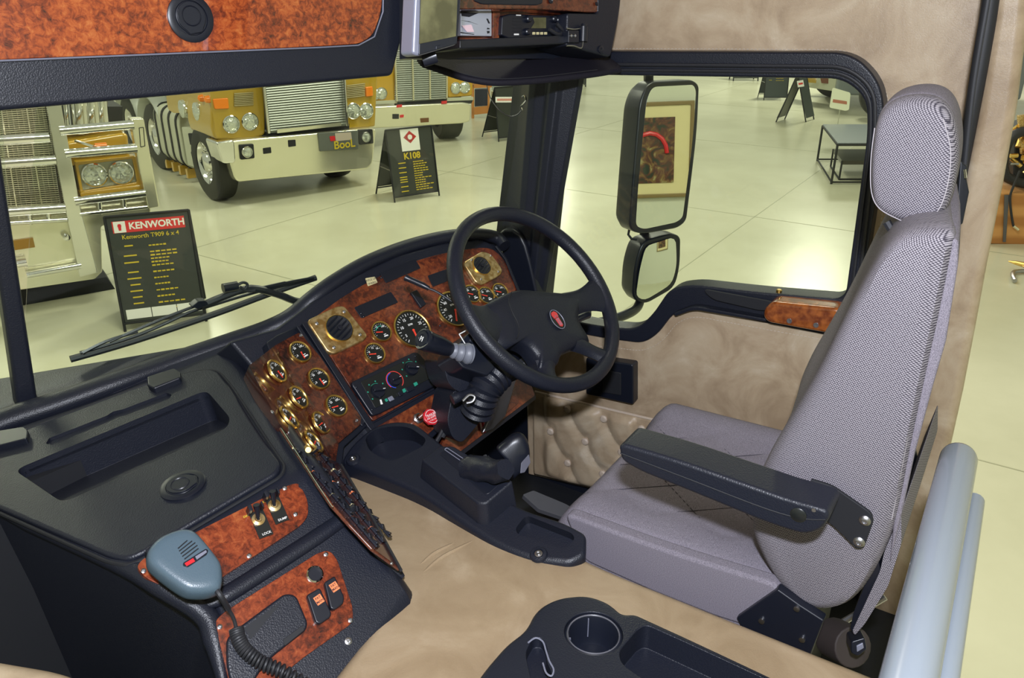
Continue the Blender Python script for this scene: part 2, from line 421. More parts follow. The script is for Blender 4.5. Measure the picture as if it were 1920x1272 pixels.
# rear edge: black seal and padded tan corner post at the open back of the cab
seal = cat([PX(x, y, DX-.006) for x, y in ((1873, -130), (1852, 40), (1822, 210), (1800, 330), (1778, 440), (1742, 600), (1704, 740), (1668, 900), (1640, 1010), (1600, 1180))], 6, False)
bm = mb(); tube(bm, seal, [.017-.010*min(1, i/40) for i in range(len(seal))], 10); tag(put('trim_2', bm, NET), kind='structure')
PE = (Vector((DX-.012, 0, 0)), Vector((-1, 0, 0)))
outl = tr(PE, (1876, -130), (1858, 40), (1832, 210), (1806, 350), (1782, 460), (1750, 600), (1712, 740), (1676, 900), (1645, 1030), (1612, 1180))
outr = tr(PE, (1700, 1180), (1740, 1010), (1772, 880), (1803, 740), (1826, 620), (1848, 500), (1878, 350), (1905, 200), (1925, 40), (1940, -130))
bm = mb(); prism(bm, outl+outr, Vector((.06, 0, 0))); tag(put('trim_3', bm, TAN, bev=.02, seg=5), kind='structure')
# black B pillar strip beside the door panel
bm = mb(); prism(bm, tr((Vector((DX-.004, 0, 0)), Vector((-1, 0, 0))), (1583, 560), (1628, 500), (1600, 720), (1560, 900), (1530, 900), (1566, 720)), Vector((.035, 0, 0)))
tag(put('trim_4', bm, BLACKS, bev=.005), kind='structure')
# A pillar: ribbed cover from dash to header
top = [PY(973, 60, 1.23), PY(984, 60, 1.20), PX(1000, 60, 1.80), PX(1012, 60, 1.795), PX(1034, 60, 1.80), PX(1042, 60, 1.785), PX(1056, 60, 1.785), PX(1070, 60, 1.80), PX(1100, 60, 1.81), PX(1112, 60, 1.83)]
bot = [PY(928, 445, 1.24), PY(945, 448, 1.21), PX(956, 470, 1.80), PX(966, 560, 1.795), PX(978, 600, 1.80), PX(985, 610, 1.785), PX(996, 620, 1.785), PX(1006, 630, 1.80), PX(1012, 640, 1.81), PX(1020, 650, 1.83)]
bot = [PY(928, 450, 1.24), PY(943, 452, 1.21), PX(960, 560, 1.80), PX(972, 566, 1.795), PX(982, 572, 1.80), PX(986, 574, 1.785), PX(996, 578, 1.785), PX(1003, 580, 1.80), PX(1010, 584, 1.81), PX(1018, 588, 1.83)]
bm = mb(); rows = []
for k in range(9):
    t = k/8; rows.append([a.lerp(b, t) for a, b in zip(top, bot)])
back = [[r[-1]+Vector((.03, .05, 0)), r[0]+Vector((.10, .0, 0))] for r in rows]
rows = [r+b for r, b in zip(rows, back)]
V = grid(bm, rows, closed=True); bm.faces.new(V[0]); bm.faces.new(V[-1][::-1])
pillar = tag(put('trim_5', bm, BLACK, bev=.004, seg=3, ang=20), kind='structure')
# lower pillar foot / dash end panel
bm = mb(); prism(bm, cat([PX(x, y, 1.78) for x, y in ((935, 436), (975, 440), (1000, 520), (1012, 600), (1010, 700), (985, 720), (965, 600), (945, 500))], 3), Vector((.05, 0, 0)))
tag(put('trim_6', bm, BLACKS, bev=.01), kind='structure')
# thin wire hooked to the pillar
hk = thing('hook_cable', PD(985, 185, 2.15), 'thin clear cable sagging from the sun visor to a metal hook on the pillar', 'cable')
bm = mb(); tube(bm, cat([PX(911, 150, 1.70), PX(918, 180, 1.70), PX(935, 205, 1.70), PX(955, 218, 1.72), PX(970, 215, 1.74), PX(979, 205, 1.765)], 8, False), .0013, 6); put('cable', bm, STEEL, hk)
bm = mb(); tube(bm, cat([PX(979, 207, 1.765), PX(977, 200, 1.763), PX(981, 195, 1.763), PX(986, 188, 1.765), PX(984, 180, 1.768), PX(979, 182, 1.768)], 5, False), .0022, 6); put('hook', bm, CHROME, hk)

# ================================================================ door
door = thing('door_1', (DX, .65, 1.4), 'driver door of the cab with tan panel, black window surround and wooden armrest', 'door', kind='structure')
PF = (Vector((DX-.012, 0, 0)), Vector((-1, 0, 0)))
outer = rnd(tr(PF, (1046, 96), (1600, 98), (1656, 160), (1657, 280), (1600, 640), (1430, 606), (1300, 580), (1262, 588), (1232, 628), (1205, 645), (1120, 634), (1000, 606)), [.02, .11, .05, .1, .01, .02, .05, .05, .06, .05, .1, .02], 8)
inner = rnd(tr(PF, (1062, 140), (1580, 148), (1624, 185), (1626, 250), (1584, 562), (1420, 548), (1300, 534), (1256, 541), (1222, 592), (1192, 618), (1120, 612), (1016, 588)), [.045, .07, .04, .05, .03, .05, .06, .05, .04, .05, .1, .02], 8)
bm = mb(); ring(bm, outer, inner, Vector((.06, 0, 0))); put('window_frame', bm, BLACK, door, bev=.006, seg=3)
m2 = rnd(tr(off(PF, .006), (1070, 120), (1588, 125), (1640, 168), (1641, 262), (1612, 520)), [.03, .09, .05, .08, 0], 8)
bm = mb(); tube(bm, m2, .004, 8); m3 = rnd(tr(off(PF, .004), (1070, 130), (1584, 136), (1632, 176), (1633, 256), (1598, 540)), [.03, .09, .05, .08, 0], 8); tube(bm, m3, .0035, 8)
put('rubber_channel', bm, NET, door)
PG = (Vector((DX+.03, 0, 0)), Vector((-1, 0, 0)))
bm = mb(); prism(bm, tr(PG, (1035, 116), (1630, 120), (1632, 540), (1580, 580), (1420, 575), (1210, 640), (1000, 640)), Vector((.004, 0, 0))); put('window_pane', bm, GLASS, door, smooth=False)
# light edge of the quarter glass
bm = mb(); tube(bm, cat([PX(x, y, DX+.02) for x, y in ((1075, 143), (1064, 152), (1058, 175), (1046, 270), (1030, 400), (1016, 520), (1012, 590))], 5, False), .0035, 8)
put('glass_edge', bm, mat('pale_seal', (.30, .42, .46), .4), door, label='pale blue-grey glass edge strip')
# sill recess pull
bm = mb(); prism(bm, rnd(tr(off(PF, .014), (1316, 542), (1448, 566), (1455, 578), (1430, 584), (1335, 562)), .02, 5), Vector((.006, 0, 0))); put('sill_pocket', bm, DARK, door, bev=.002)
bm = mb(); prism(bm, rnd(tr(off(PF, .024), (1262, 588), (1300, 574), (1436, 598), (1436, 604), (1300, 581), (1266, 594)), .02, 4), Vector((.025, 0, 0))); put('sill_ledge', bm, BLACK, door, bev=.008)
# tan panel
PT = (Vector((DX-.004, 0, 0)), Vector((-1, 0, 0)))
ptop = tr(PT, (985, 612), (1120, 628), (1202, 638), (1230, 620), (1258, 584), (1300, 570), (1430, 592), (1570, 618), (1560, 900), (1500, 1010), (990, 890))
bm = mb(); prism(bm, rnd(ptop, [.01, .1, .05, .05, .05, .05, .1, .02, .02, .02, 0], 6), Vector((.03, 0, 0))); put('door_panel', bm, TAN, door, bev=.005)
bm = mb(); stitches(bm, rnd(tr(off(PT, .0008), (1120, 649), (1209, 659), (1243, 640), (1270, 604), (1303, 593), (1430, 617), (1553, 639), (1552, 760)), [0, .05, .05, .05, .05, .1, .015, 0], 6)); put('stitching', bm, STITCH, door)
# seam piping and quilted pocket
qp = [PX(x, y, 1.83) for x, y in ((996, 727), (1230, 786), (1560, 865), (1560, 1010), (1003, 886))]
b0 = PX(1034, 808, 1.82); v1 = PX(1066, 867, 1.82)-b0; v2 = PX(1066, 766, 1.82)-b0
c1, c2, c3, c4 = PX(1003, 735, 1.83), PX(1500, 852, 1.83), PX(1500, 1002, 1.83), PX(1004, 887, 1.83)
def tuft(p):
    d = p-b0; det = v1.y*v2.z-v1.z*v2.y
    a = (d.y*v2.z-d.z*v2.y)/det; b = (v1.y*d.z-v1.z*d.y)/det
    fa = abs(a-round(a)); fb = abs(b-round(b))
    h = min(1, (fa/.28))**.6*min(1, (fb/.28))**.6
    hb = min(1, ((fa**2+fb**2)**.5)/.35)
    return .55*h+.45*hb
bm = mb(); rows = []
NR, NC = 44, 130
for i in range(NR+1):
    t = i/NR; L, R_ = c1.lerp(c4, t), c2.lerp(c3, t); r = []
    for j in range(NC+1):
        s = j/NC; p = L.lerp(R_, s); e = min(1, min(t, 1-t)/.06); flat = 0 if s < .045 else min(1, (s-.045)/.03)
        if s > .42: flat = max(0, 1-(s-.42)/.01)
        h = .004+.020*tuft(p)*e*flat+.004*e*(1-flat); r.append(p+Vector((-h, 0, 0)))
    rows.append(r)
grid(bm, rows); qo = put('quilted_pocket', bm, TAN, door)
qo.modifiers.new('solid', 'SOLIDIFY').thickness = .004
for i, j in ((0, 0), (1, 0), (1, 1), (2, 1), (0, 1), (2, 2), (3, 2), (1, 2), (3, 3), (2, 3)):
    p = b0+v1*i+v2*j
    if p.z < c4.z+.012 or p.y > c1.y-.03: continue
    bm = mb(); lathe(bm, [(.0105, -.006), (.0115, .001), (.008, .005), (0, .006)], frame(Vector((1.8135, p.y, p.z)), (-1, 0, 0)), 18); put('tuft_button', bm, PIPE, door)
bm = mb()
for (a, b) in (((1003, 735), (1520, 857)), ((1004, 887), (1500, 1002))): tube(bm, [PX(a[0], a[1], 1.825), PX(b[0], b[1], 1.825)], .004, 8)
tube(bm, [PX(1022, 740, 1.822), PX(1020, 890, 1.822)], .002, 6)
put('piping', bm, PIPE, door)
# wooden grip
PWd = (Vector((DX-.06, 0, 0)), Vector((-1, 0, 0)))
bm = mb(); prism(bm, rnd(tr(PWd, (1432, 580), (1448, 566), (1570, 578), (1586, 590), (1584, 622), (1560, 628), (1440, 606), (1430, 596)), .012, 5), Vector((.07, 0, 0)))
wg = put('wooden_grip', bm, WOODG, door, bev=.012, seg=5)
for x, y in ((1480, 602), (1530, 610)):
    p = PP(x, y, PWd); bm = mb(); lathe(bm, [(.006, -.001), (.006, .0012), (.003, .0015), (0, .0005)], frame(p, (-1, 0, 0)), 16); put('screw', bm, STEEL, wg)
# lock button
p = PX(1458, 565, DX+.0)
bm = mb(); lathe(bm, [(.0035, -.01), (.0035, .012), (.0065, .013), (.0065, .017), (.005, .018), (.0068, .020), (.0068, .028), (.005, .030), (0, .030)], Matrix.Translation(p), 16); put('lock_button', bm, BRASS, door)
# black door release box
PR = (Vector((DX-.035, 0, 0)), Vector((-1, 0, 0)))
bm = mb(); prism(bm, rnd(tr(PR, (1098, 671), (1187, 684), (1187, 760), (1098, 740)), .008), Vector((.04, 0, 0))); hb = put('release_box', bm, BLACKS, door, bev=.005)
bm = mb(); prism(bm, rnd(tr(off(PR, .004), (1130, 694), (1164, 700), (1164, 742), (1128, 736)), .004), Vector((.005, 0, 0))); put('release_lever', bm, DARK, hb, bev=.002)
bm = mb(); prism(bm, tr(off(PR, .01), (1090, 583), (1100, 585), (1100, 600), (1090, 598)), Vector((.03, 0, 0))); put('latch_pin', bm, BLACKS, door, bev=.003)
# small strap anchor behind the seat on the wall
# ================================================================ wing mirror
MN = Vector((-.50, -.866, .045)).normalized(); MP = (PX(1245, 290, 2.14), MN)
wm = thing('wing_mirror', PX(1190, 580, 2.1), 'tall black wing mirror with a smaller convex mirror below, outside the driver window', 'mirror')
hous = rnd(tr(off(MP, .004), (1216, 154), (1300, 150), (1312, 160), (1308, 250), (1288, 415), (1272, 428), (1205, 440), (1180, 432), (1188, 330), (1200, 190)), [.04, .02, .03, .1, .04, .03, .03, .03, .1, .05], 5)
bm = mb(); cen = sum(hous, Vector())/len(hous); bk = -MN*.10
rws = [hous, [cen+(p-cen)*1.0+bk*.55 for p in hous], [cen+(p-cen)*.93+bk*.85 for p in hous], [cen+(p-cen)*.7+bk for p in hous]]
V = grid(bm, rws, closed=True); bm.faces.new(V[0]); bm.faces.new(V[-1][::-1]); h1 = put('housing', bm, BLACKS, wm, bev=.006)
gl = rnd(tr(off(MP, .0055), (1222, 163), (1300, 159), (1305, 170), (1300, 255), (1280, 408), (1268, 417), (1207, 430), (1192, 424), (1197, 340), (1212, 190)), [.03, .015, .02, .1, .03, .02, .02, .02, .1, .04], 5)
bm = mb(); prism(bm, gl, -MN*.001); put('mirror_glass', bm, MIRROR, wm, smooth=False)
MN2 = Vector((-.52, -.85, .02)).normalized(); MP2 = (PX(1225, 500, 2.14), MN2)
h2 = rnd(tr(off(MP2, .004), (1205, 452), (1262, 438), (1277, 444), (1276, 500), (1266, 540), (1210, 572), (1186, 562), (1190, 500)), [.03, .02, .02, .05, .03, .03, .03, .05], 5)
cen2 = sum(h2, Vector())/len(h2); bk = -MN2*.09
bm = mb(); V = grid(bm, [h2, [p+bk*.5 for p in h2], [cen2+(p-cen2)*.92+bk*.85 for p in h2], [cen2+(p-cen2)*.65+bk for p in h2]], closed=True); bm.faces.new(V[0]); bm.faces.new(V[-1][::-1]); put('housing', bm, BLACKS, wm, bev=.006)
g2 = rnd(tr(off(MP2, .006), (1210, 461), (1258, 446), (1267, 450), (1267, 500), (1258, 532), (1208, 564), (1192, 556), (1197, 505)), [.02, .015, .015, .05, .02, .02, .02, .05], 4)
g2 = resample(g2, 40); c_ = sum(g2, Vector())/40; bm = mb(); rr = max((p-c_).length for p in g2); rows = []
for k in range(8):
    t = 1-k/8; rows.append([c_+(p-c_)*t+MN2*(.008*(1-((p-c_).length*t/rr)**2)) for p in g2])
V = grid(bm, rows, closed=True); cv = bm.verts.new(c_+MN2*.008)
for i in range(40): bm.faces.new((V[-1][i], V[-1][(i+1) % 40], cv))
put('convex_glass', bm, MIRROR, wm)
bm = mb(); tube(bm, cat([PX(1214, 100, 2.12), PX(1214, 128, 2.13), PX(1216, 158, 2.16), PX(1210, 300, 2.2), PX(1208, 430, 2.18), PX(1206, 470, 2.17), PX(1203, 540, 2.15), PX(1196, 575, 2.1), PX(1170, 592, 2.0), PX(1120, 606, 1.90)], 5, False), .014, 10)
put('arm', bm, BLACKS, wm)
bm = mb(); tube(bm, [PX(1180, 430, 2.1), PX(1178, 440, 2.1), PX(1184, 448, 2.1), PX(1194, 449, 2.11)], .004, 6); put('wire', bm, NET, wm)
# framed picture on the back wall, seen in the mirror
def reflect(x, y, pl, Y):
    d = ray(x, y); p = PP(x, y, pl); n = pl[1]; r = d-2*d.dot(n)*n; return p+r*((Y-p.y)/r.y)
pc = reflect(1226, 283, MP, -3.45)
pf = thing('framed_picture', (pc.x, -3.49, pc.z-.6), 'framed picture with cream mount, seen reflected in the tall wing mirror', 'picture')
M = frame(Vector((pc.x, -3.49, pc.z)), (0, 1, 0)); PWd_, PHt = .31, .38
bm = mb(); ring(bm, [M@Vector(v) for v in ((-PWd_, -PHt, .03), (PWd_, -PHt, .03), (PWd_, PHt, .03), (-PWd_, PHt, .03))], [M@Vector(v) for v in ((-PWd_+.03, -PHt+.03, .03), (PWd_-.03, -PHt+.03, .03), (PWd_-.03, PHt-.03, .03), (-PWd_+.03, PHt-.03, .03))], Vector((0, -.03, 0))); put('frame', bm, FRAMEW, pf, bev=.006)
bm = mb(); box(bm, (0, 0, .012), (2*PWd_-.05, 2*PHt-.05, .01), M); put('mount', bm, MATW, pf, smooth=False)
def artn(nt, b):
    n = nd(nt, 'ShaderNodeTexNoise', Scale=9.0, Detail=3.0, Distortion=1.5); nt.links.new(co(nt), n.inputs['Vector']); nt.links.new(ramp(nt, n.outputs['Fac'], [(.38, (.02, .03, .02)), (.50, (.10, .03, .02)), (.60, (.20, .12, .04)), (.68, (.35, .33, .18))]), b.inputs['Base Color'])
bm = mb(); box(bm, (.04, 0, .02), (.40, .52, .006), M); ar = put('print', bm, mat('abstract_print', (.1, .05, .03), .5, nodes=artn), pf, smooth=False)
bm = mb(); tube(bm, [M@Vector((.14*cos(t/8*pi)+.04, -.02+.16*sin(t/8*pi), .025)) for t in range(9)], .018, 8); put('painted_arc', bm, REDP, ar)

# ================================================================ wiper (outside the windscreen)
WO = off(WIN, -.05)
wp = thing('windscreen_wiper', PP(620, 560, WO), 'black windscreen wiper lying slanted across the lower windscreen', 'wiper')
def tb(name, pts, r, m, par, pl=WO, seg=8, n=4, lab=None, **k):
    bm = mb(); tube(bm, cat([PP(x, y, pl) for x, y in pts], n, False), r, seg); return put(name, bm, m, par, label=lab)
tb('blade', [(132, 674), (250, 640), (400, 590), (500, 553), (592, 521)], .008, NET, wp, off(WO, .0), flat=.6)
tb('blade_spine', [(150, 662), (260, 628), (355, 586), (390, 575), (480, 548), (585, 523)], .004, BLACKS, wp, off(WO, .012))
bm = mb()
for a, b, c in (((155, 662), (200, 640), (258, 622)), ((205, 641), (300, 600), (372, 572)), ((372, 574), (440, 552), (535, 530)), ((490, 543), (540, 530), (588, 521))): tube(bm, cat([PP(x, y, off(WO, .018)) for x, y in (a, b, c)], 4, False), .0035, 6)
put('bracket', bm, BLACKS, wp)
tb('arm', [(377, 574), (420, 556), (470, 541), (520, 552), (560, 566), (600, 560)], .009, BLACKS, wp, off(WO, .022))
bm = mb(); prism(bm, rnd(tr(off(WO, .035), (358, 576), (372, 565), (386, 564), (392, 572), (372, 580)), .004), -WN*.02); put('hinge', bm, BLACKS, wp, bev=.002)
bm = mb(); tube(bm, [PP(418, 541, off(WO, .03)), PP(445, 536, off(WO, .03))], .011, 12); put('washer_jet', bm, BLACKS, wp)
tb('washer_hose', [(440, 538), (455, 530), (464, 534), (458, 542), (450, 538), (462, 546), (478, 545)], .0035, NET, wp, off(WO, .03))
# ================================================================ dashboard
G = plane3(PY(0, 830, 1.5), PY(430, 660, 1.36), PD(380, 1000, 1.25))
K = (PY(745, 560, 1.2), N(-12, 43))
K1 = (PP(645, 695, K), N(6, 45))
A1, A2 = PP(516, 648, K1), PP(635, 831, K1)
K2 = ((A1+A2)/2, N(32, 35)); B1_, B2_ = PP(467, 686, K2), PP(614, 866, K2)
Bm_ = PP(566, 776, K2); K3 = (Bm_, N(50, 35))
PB1 = (PP(480, 938, G), N(-15, 54)); PB2 = plane3(PP(398, 1122, PB1), PP(650, 985, PB1), PD(785, 1108, 1.335))
dash = thing('dashboard', (1.0, 1.0, 1.85), 'wraparound black dashboard with red burl panels, brass-ringed gauges and glovebox lid', 'dashboard')
# pod
a0, a1, a2, a3, a4, a5, a6 = tr(G, (-160, 870), (238, 1062), (582, 880), (528, 800), (462, 690), (425, 632), (-160, 880-150))
r1 = PP(650, 975, PB1); b1 = PP(398, 1122, PB1); c2 = PP(785, 1108, PB2); c3 = PP(640, 1310, PB2); c1 = PP(446, 1310, PB2)
bm = mb()
P_ = [a0, a1, a2, a3, a4, a5, a6, b1, r1, c1, c3, c2]
Vt = [bm.verts.new(p) for p in P_]; A0, A1v, A2v, A3, A4, A5, A6, Bb, Rr, Cc1, Cc3, Cc2 = Vt
low = lambda p, dx=0, dy=0: bm.verts.new(Vector((p.x+dx, p.y+dy, 1.55)))
la0, la1, lc1, lc3, lc2, la3, la4, la5, la6 = low(a0, .02, .02), low(a1, .04, .06), low(c1), low(c3), low(c2, .02, .02), low(a3, .1, .05), low(a4, .1), low(a5, .1), low(a6)
F_ = [(A0, A1v, A2v, A3, A4, A5, A6), (A1v, Bb, Rr, A2v), (Bb, Cc1, Cc3, Cc2, Rr), (A0, la0, la1, A1v), (A1v, la1, lc1, Cc1, Bb), (Cc1, lc1, lc3, Cc3), (Cc3, lc3, lc2, Cc2),
      (Cc2, lc2, la3, A3), (A2v, Rr, Cc2, A3), (A3, la3, la4, A4), (A4, la4, la5, A5), (A5, la5, la6, A6), (A6, la6, la0, A0), (la0, la6, la5, la4, la3, lc2, lc3, lc1, la1)]
for f in F_: bm.faces.new(f)
bmesh.ops.triangulate(bm, faces=[f for f in bm.faces if len(f.verts) > 4 and A0 not in f.verts])
bmesh.ops.dissolve_limit(bm, angle_limit=radians(3), verts=bm.verts, edges=bm.edges)
pod = put('centre_pod', bm, BLACK, dash, bev=.022, seg=6, ang=18)
def rec(pl, pts, r, depth, above=.05):
    b = mb(); q = rnd(tr(pl, *pts), r, 5); prism(b, [p+pl[1]*above for p in q], -pl[1]*(depth+above)); return b
tray = [(30, 888), (388, 738), (434, 792), (428, 812), (122, 952)]
slot = [(86, 832), (92, 822), (200, 780), (212, 772), (230, 768), (312, 737), (322, 740), (318, 748), (235, 780), (222, 790), (206, 790), (100, 836)]
def wedge():
    b = mb(); q = rnd(tr(G, *tray), .02, 5); A_, B_ = tr(G, (30, 888), (388, 738)); C_ = tr(G, (122, 952))[0]
    d = (B_-A_).normalized(); w = (C_-A_)-d*(C_-A_).dot(d); W_ = w.length; w.normalize(); bot = []
    for p in q:
        t = max(0, min(1, (p-A_).dot(w)/W_)); bot.append(p-G[1]*(.058*(1-t)+.004*t)+w*(.010*(1-t)))
    n = len(q); a = [b.verts.new(p+G[1]*.05) for p in q]; c = [b.verts.new(p) for p in bot]
    b.faces.new(a); b.faces.new(c[::-1])
    for i in range(n): j = (i+1) % n; b.faces.new((a[j], a[i], c[i], c[j]))
    bmesh.ops.triangulate(b, faces=[f for f in b.faces if len(f.verts) > 4]); return b
cut(pod, [wedge()])
lidp = [(-120, 860), (0, 812), (335, 700), (402, 688), (430, 722), (486, 812), (527, 868), (520, 886), (260, 1040), (236, 1048), (205, 1042), (-120, 900)]
lid = rnd(tr(off(G, .010), *lidp), [0, .05, .1, .05, .03, .1, .03, .02, .1, .03, .03, 0], 6)
bm = mb(); prism(bm, lid, -G[1]*.016); lido = put('glovebox_lid', bm, BLACK, dash, bev=.006, seg=4)
cut(lido, [wedge(), rec(off(G, .010), slot, .0025, .006)])
bead = cat([PP(x, y, off(PB1, -.006)) for x, y in ((372, 1140), (420, 1118), (500, 1068), (590, 1010), (640, 974), (664, 950))], 6, False)
bm = mb(); tube(bm, bead, [.004+.012*min(1, i/6, (len(bead)-1-i)/6) for i in range(len(bead))], 16, flat=.8); put('pod_bead', bm, BLACK, dash)
for pth, hh_ in (([(-150, 880, G), (60, 978, G), (225, 1055, G), (300, 1098, PB1), (380, 1150, PB1), (402, 1200, PB2), (424, 1310, PB2)], -.012), ([(500, 745, G), (528, 800, G), (588, 886, G), (654, 978, PB1), (715, 1045, PB2), (756, 1084, PB2)], -.013)):
    bm = mb(); tube(bm, cat([PP(x, y, off(pl, hh_)) for x, y, pl in pth], 6, False), [.0165*min(1, .25+i/8, .25+((len(pth)-1)*6-i)/8) for i in range((len(pth)-1)*6+1)], 16); put('rolled_edge', bm, BLACK, dash)
# tray floor lining: sloping inner wall
gr = [p+(sum(lid, Vector())/len(lid)-p).normalized()*-.006-G[1]*.008 for p in lid]
bm = mb(); tube(bm, gr+[gr[0]], .003, 6, caps=False); put('lid_seal', bm, DARK, dash)
def latch(par, px, py, pl, R, nm='latch', rot=0):
    M = frame(PP(px, py, pl), pl[1])@Matrix.Rotation(rot, 4, 'Z')
    bm = mb(); lathe(bm, [(R, 0), (R, .003), (R*.93, .0045), (R*.72, .0045), (R*.70, .002), (0, .002)], M, 40); l = put(nm, bm, BLACKS, par)
    bm = mb(); q = [M@Vector((R*.62*cos(t), R*.62*sin(t)+R*.05, .003)) for t in [radians(-50+k*14) for k in range(21)]]+[M@Vector((-R*.28, -R*.62, .003)), M@Vector((R*.28, -R*.62, .003))]
    prism(bm, q, pl[1]*.004)
    tube(bm, q+[q[0]], R*.05, 6); put('ring_pull', bm, BLACKS, l, bev=.001)
    bm = mb(); lathe(bm, [(R*.40, .0072), (R*.40, .004), (R*.3, .0025), (0, .0022)], M@Matrix.Translation((0, R*.08, 0)), 24); put('finger_recess', bm, DARK, l)
    bm = mb(); lathe(bm, [(R*.43, .0070), (R*.40, .0082), (R*.37, .0070)], M@Matrix.Translation((0, R*.08, 0)), 24); put('recess_rim', bm, BLACKS, l)
    return l
latch(lido, 343, 912, off(G, .010), .037, rot=radians(140))
for p in (((275, 706), (326, 690), (338, 697), (338, 708), (288, 728), (276, 722)), ((-30, 812), (44, 800), (52, 806), (50, 822), (-30, 842))):
    bm = mb(); prism(bm, rnd(tr(off(G, .022), *p), .004), -G[1]*.02); put('hinge', bm, BLACKS, dash, bev=.004)
bm = mb(); tube(bm, [PP(50, 806, off(G, .008)), PP(278, 720, off(G, .008))], .004, 8); put('hinge_rod', bm, DARK, dash)
# main instrument housing behind the burl
bo = tr(off(K, -.010), (430, 640), (520, 615), (560, 585), (585, 566), (650, 522), (740, 480), (830, 455), (900, 447), (938, 462), (1000, 590), (1000, 640), (930, 650), (850, 700), (836, 730), (845, 792), (800, 835), (700, 815), (640, 880))
bm = mb(); prism(bm, bo, -K[1]*.12+Vector((0, .03, 0))); put('instrument_housing', bm, BLACK, dash, bev=.008)
# top roll pad
pad = [PY(-170, 866, 1.60), PY(0, 793, 1.55), PY(110, 756, 1.51), PY(220, 717, 1.47), PY(330, 678, 1.44), PY(430, 643, 1.40), PY(500, 618, 1.37), PY(545, 595, 1.34), PY(585, 561, 1.31), PY(630, 527, 1.30), PY(690, 492, 1.29), PY(760, 464, 1.28), PY(830, 446, 1.25), PY(890, 440, 1.215), PY(930, 446, 1.18), PY(946, 462, 1.15)]
bm = mb(); P2 = cat(pad, 6, False); tube(bm, P2, [.030-.008*min(1, i/(len(P2)*.6)) for i in range(len(P2))], 18, flat=.8); put('roll_pad', bm, BLACK, dash)
# ledge between pad and deck
bm = mb(); led = [(PP(x, y, G)+Vector((0, 0, .004)), q) for (x, y), q in zip(((-160, 872), (0, 812), (110, 776), (220, 738), (330, 700), (430, 662), (470, 645)), pad[:7])]
grid(bm, [[a+Vector((0, -.0, -.01)) for a, b in led], [a.lerp(b, .5)+Vector((0, 0, .006)) for a, b in led], [b for a, b in led], [b+Vector((0, .03, -.06)) for a, b in led]]); put('ledge', bm, BLACK, dash)
# shroud behind the pad towards the screen
bm = mb(); grid(bm, [[p for p in pad], [p+Vector((.01, .10, -.05)) for p in pad], [p+Vector((.01, .10, -.35)) for p in pad]]); put('scuttle', bm, DARK, dash)
def slab(name, pl, pts, r, h, m, par, th=.008, bev=.0015, seg=2, lab=None, rs=5):
    bm = mb(); q = tr(off(pl, h), *pts); q = rnd(q, r, rs) if r else q
    prism(bm, q, -pl[1]*th); return put(name, bm, m, par, bev=bev, seg=seg, label=lab)
burlK = [(578, 604), (600, 588), (640, 558), (700, 523), (760, 495), (830, 474), (900, 464), (925, 466), (948, 490), (985, 575), (990, 610), (905, 640), (838, 690), (822, 708), (832, 715), (700, 790), (692, 780)]
slab('burl_panel', K, burlK, [.005, .02, .06, .08, .08, .08, .05, .02, .03, .03, .01, .04, .04, .005, .005, .006, .006], 0, BURL, dash)
# black divider ribs
for pts in (((566, 606), (574, 602), (704, 800), (700, 812), (690, 800)), ):
    slab('divider', K, pts, .003, .008, BLACKS, dash, th=.02, bev=.003)
for pts in (((556, 612), (562, 609), (686, 790), (680, 800), (672, 792)), ):
    slab('divider', K, pts, .003, .006, BLACKS, dash, th=.02, bev=.003)
rp = [PP(x, y, off(K, .003)) for x, y in ((930, 462), (948, 486), (978, 560))]
bm = mb(); tube(bm, rp, .004, 8); put('end_trim', bm, BLACKS, dash)
# faceted burl panel with small gauges
bm = mb()
def V3(x, y, pl): return PP(x, y, pl)
k1 = tr(K1, (558, 625), (572, 628), (678, 784), (676, 795), (634, 832), (628, 860))
S1 = [A1, V3(558, 625, K1), V3(572, 627, K1), V3(677, 783, K1), V3(676, 796, K1), A2]
S3 = [B1_, Bm_, B2_, V3(600, 858, K3), V3(556, 834, K3), V3(524, 795, K3)]
bk = Vector((.02, .05, -.05))
for q in (S1, [A1, A2, V3(628, 874, K2), B2_, Bm_, B1_], S3): prism(bm, q, bk)
put('gauge_panel', bm, BURLD, dash, smooth=False)
slab('panel_border', off(K1, -.012), [(500, 642), (520, 628), (556, 612), (576, 610), (690, 790), (686, 802), (646, 838), (640, 890), (600, 900)], .004, 0, BLACKS, dash, th=.05, bev=.003)
# screws
def screw(par, x, y, pl, r=.0042, m=STEEL):
    M = frame(PP(x, y, pl), pl[1]); bm = mb(); lathe(bm, [(r, -.001), (r*.95, .0012), (r*.5, .002), (r*.3, .0008), (0, .0008)], M, 14); put('screw', bm, m, par)
for x, y in ((564, 629), (669, 789), (619, 873)): screw(dash, x, y, K1 if y < 800 else K2)
screw(dash, 511, 773, K3)
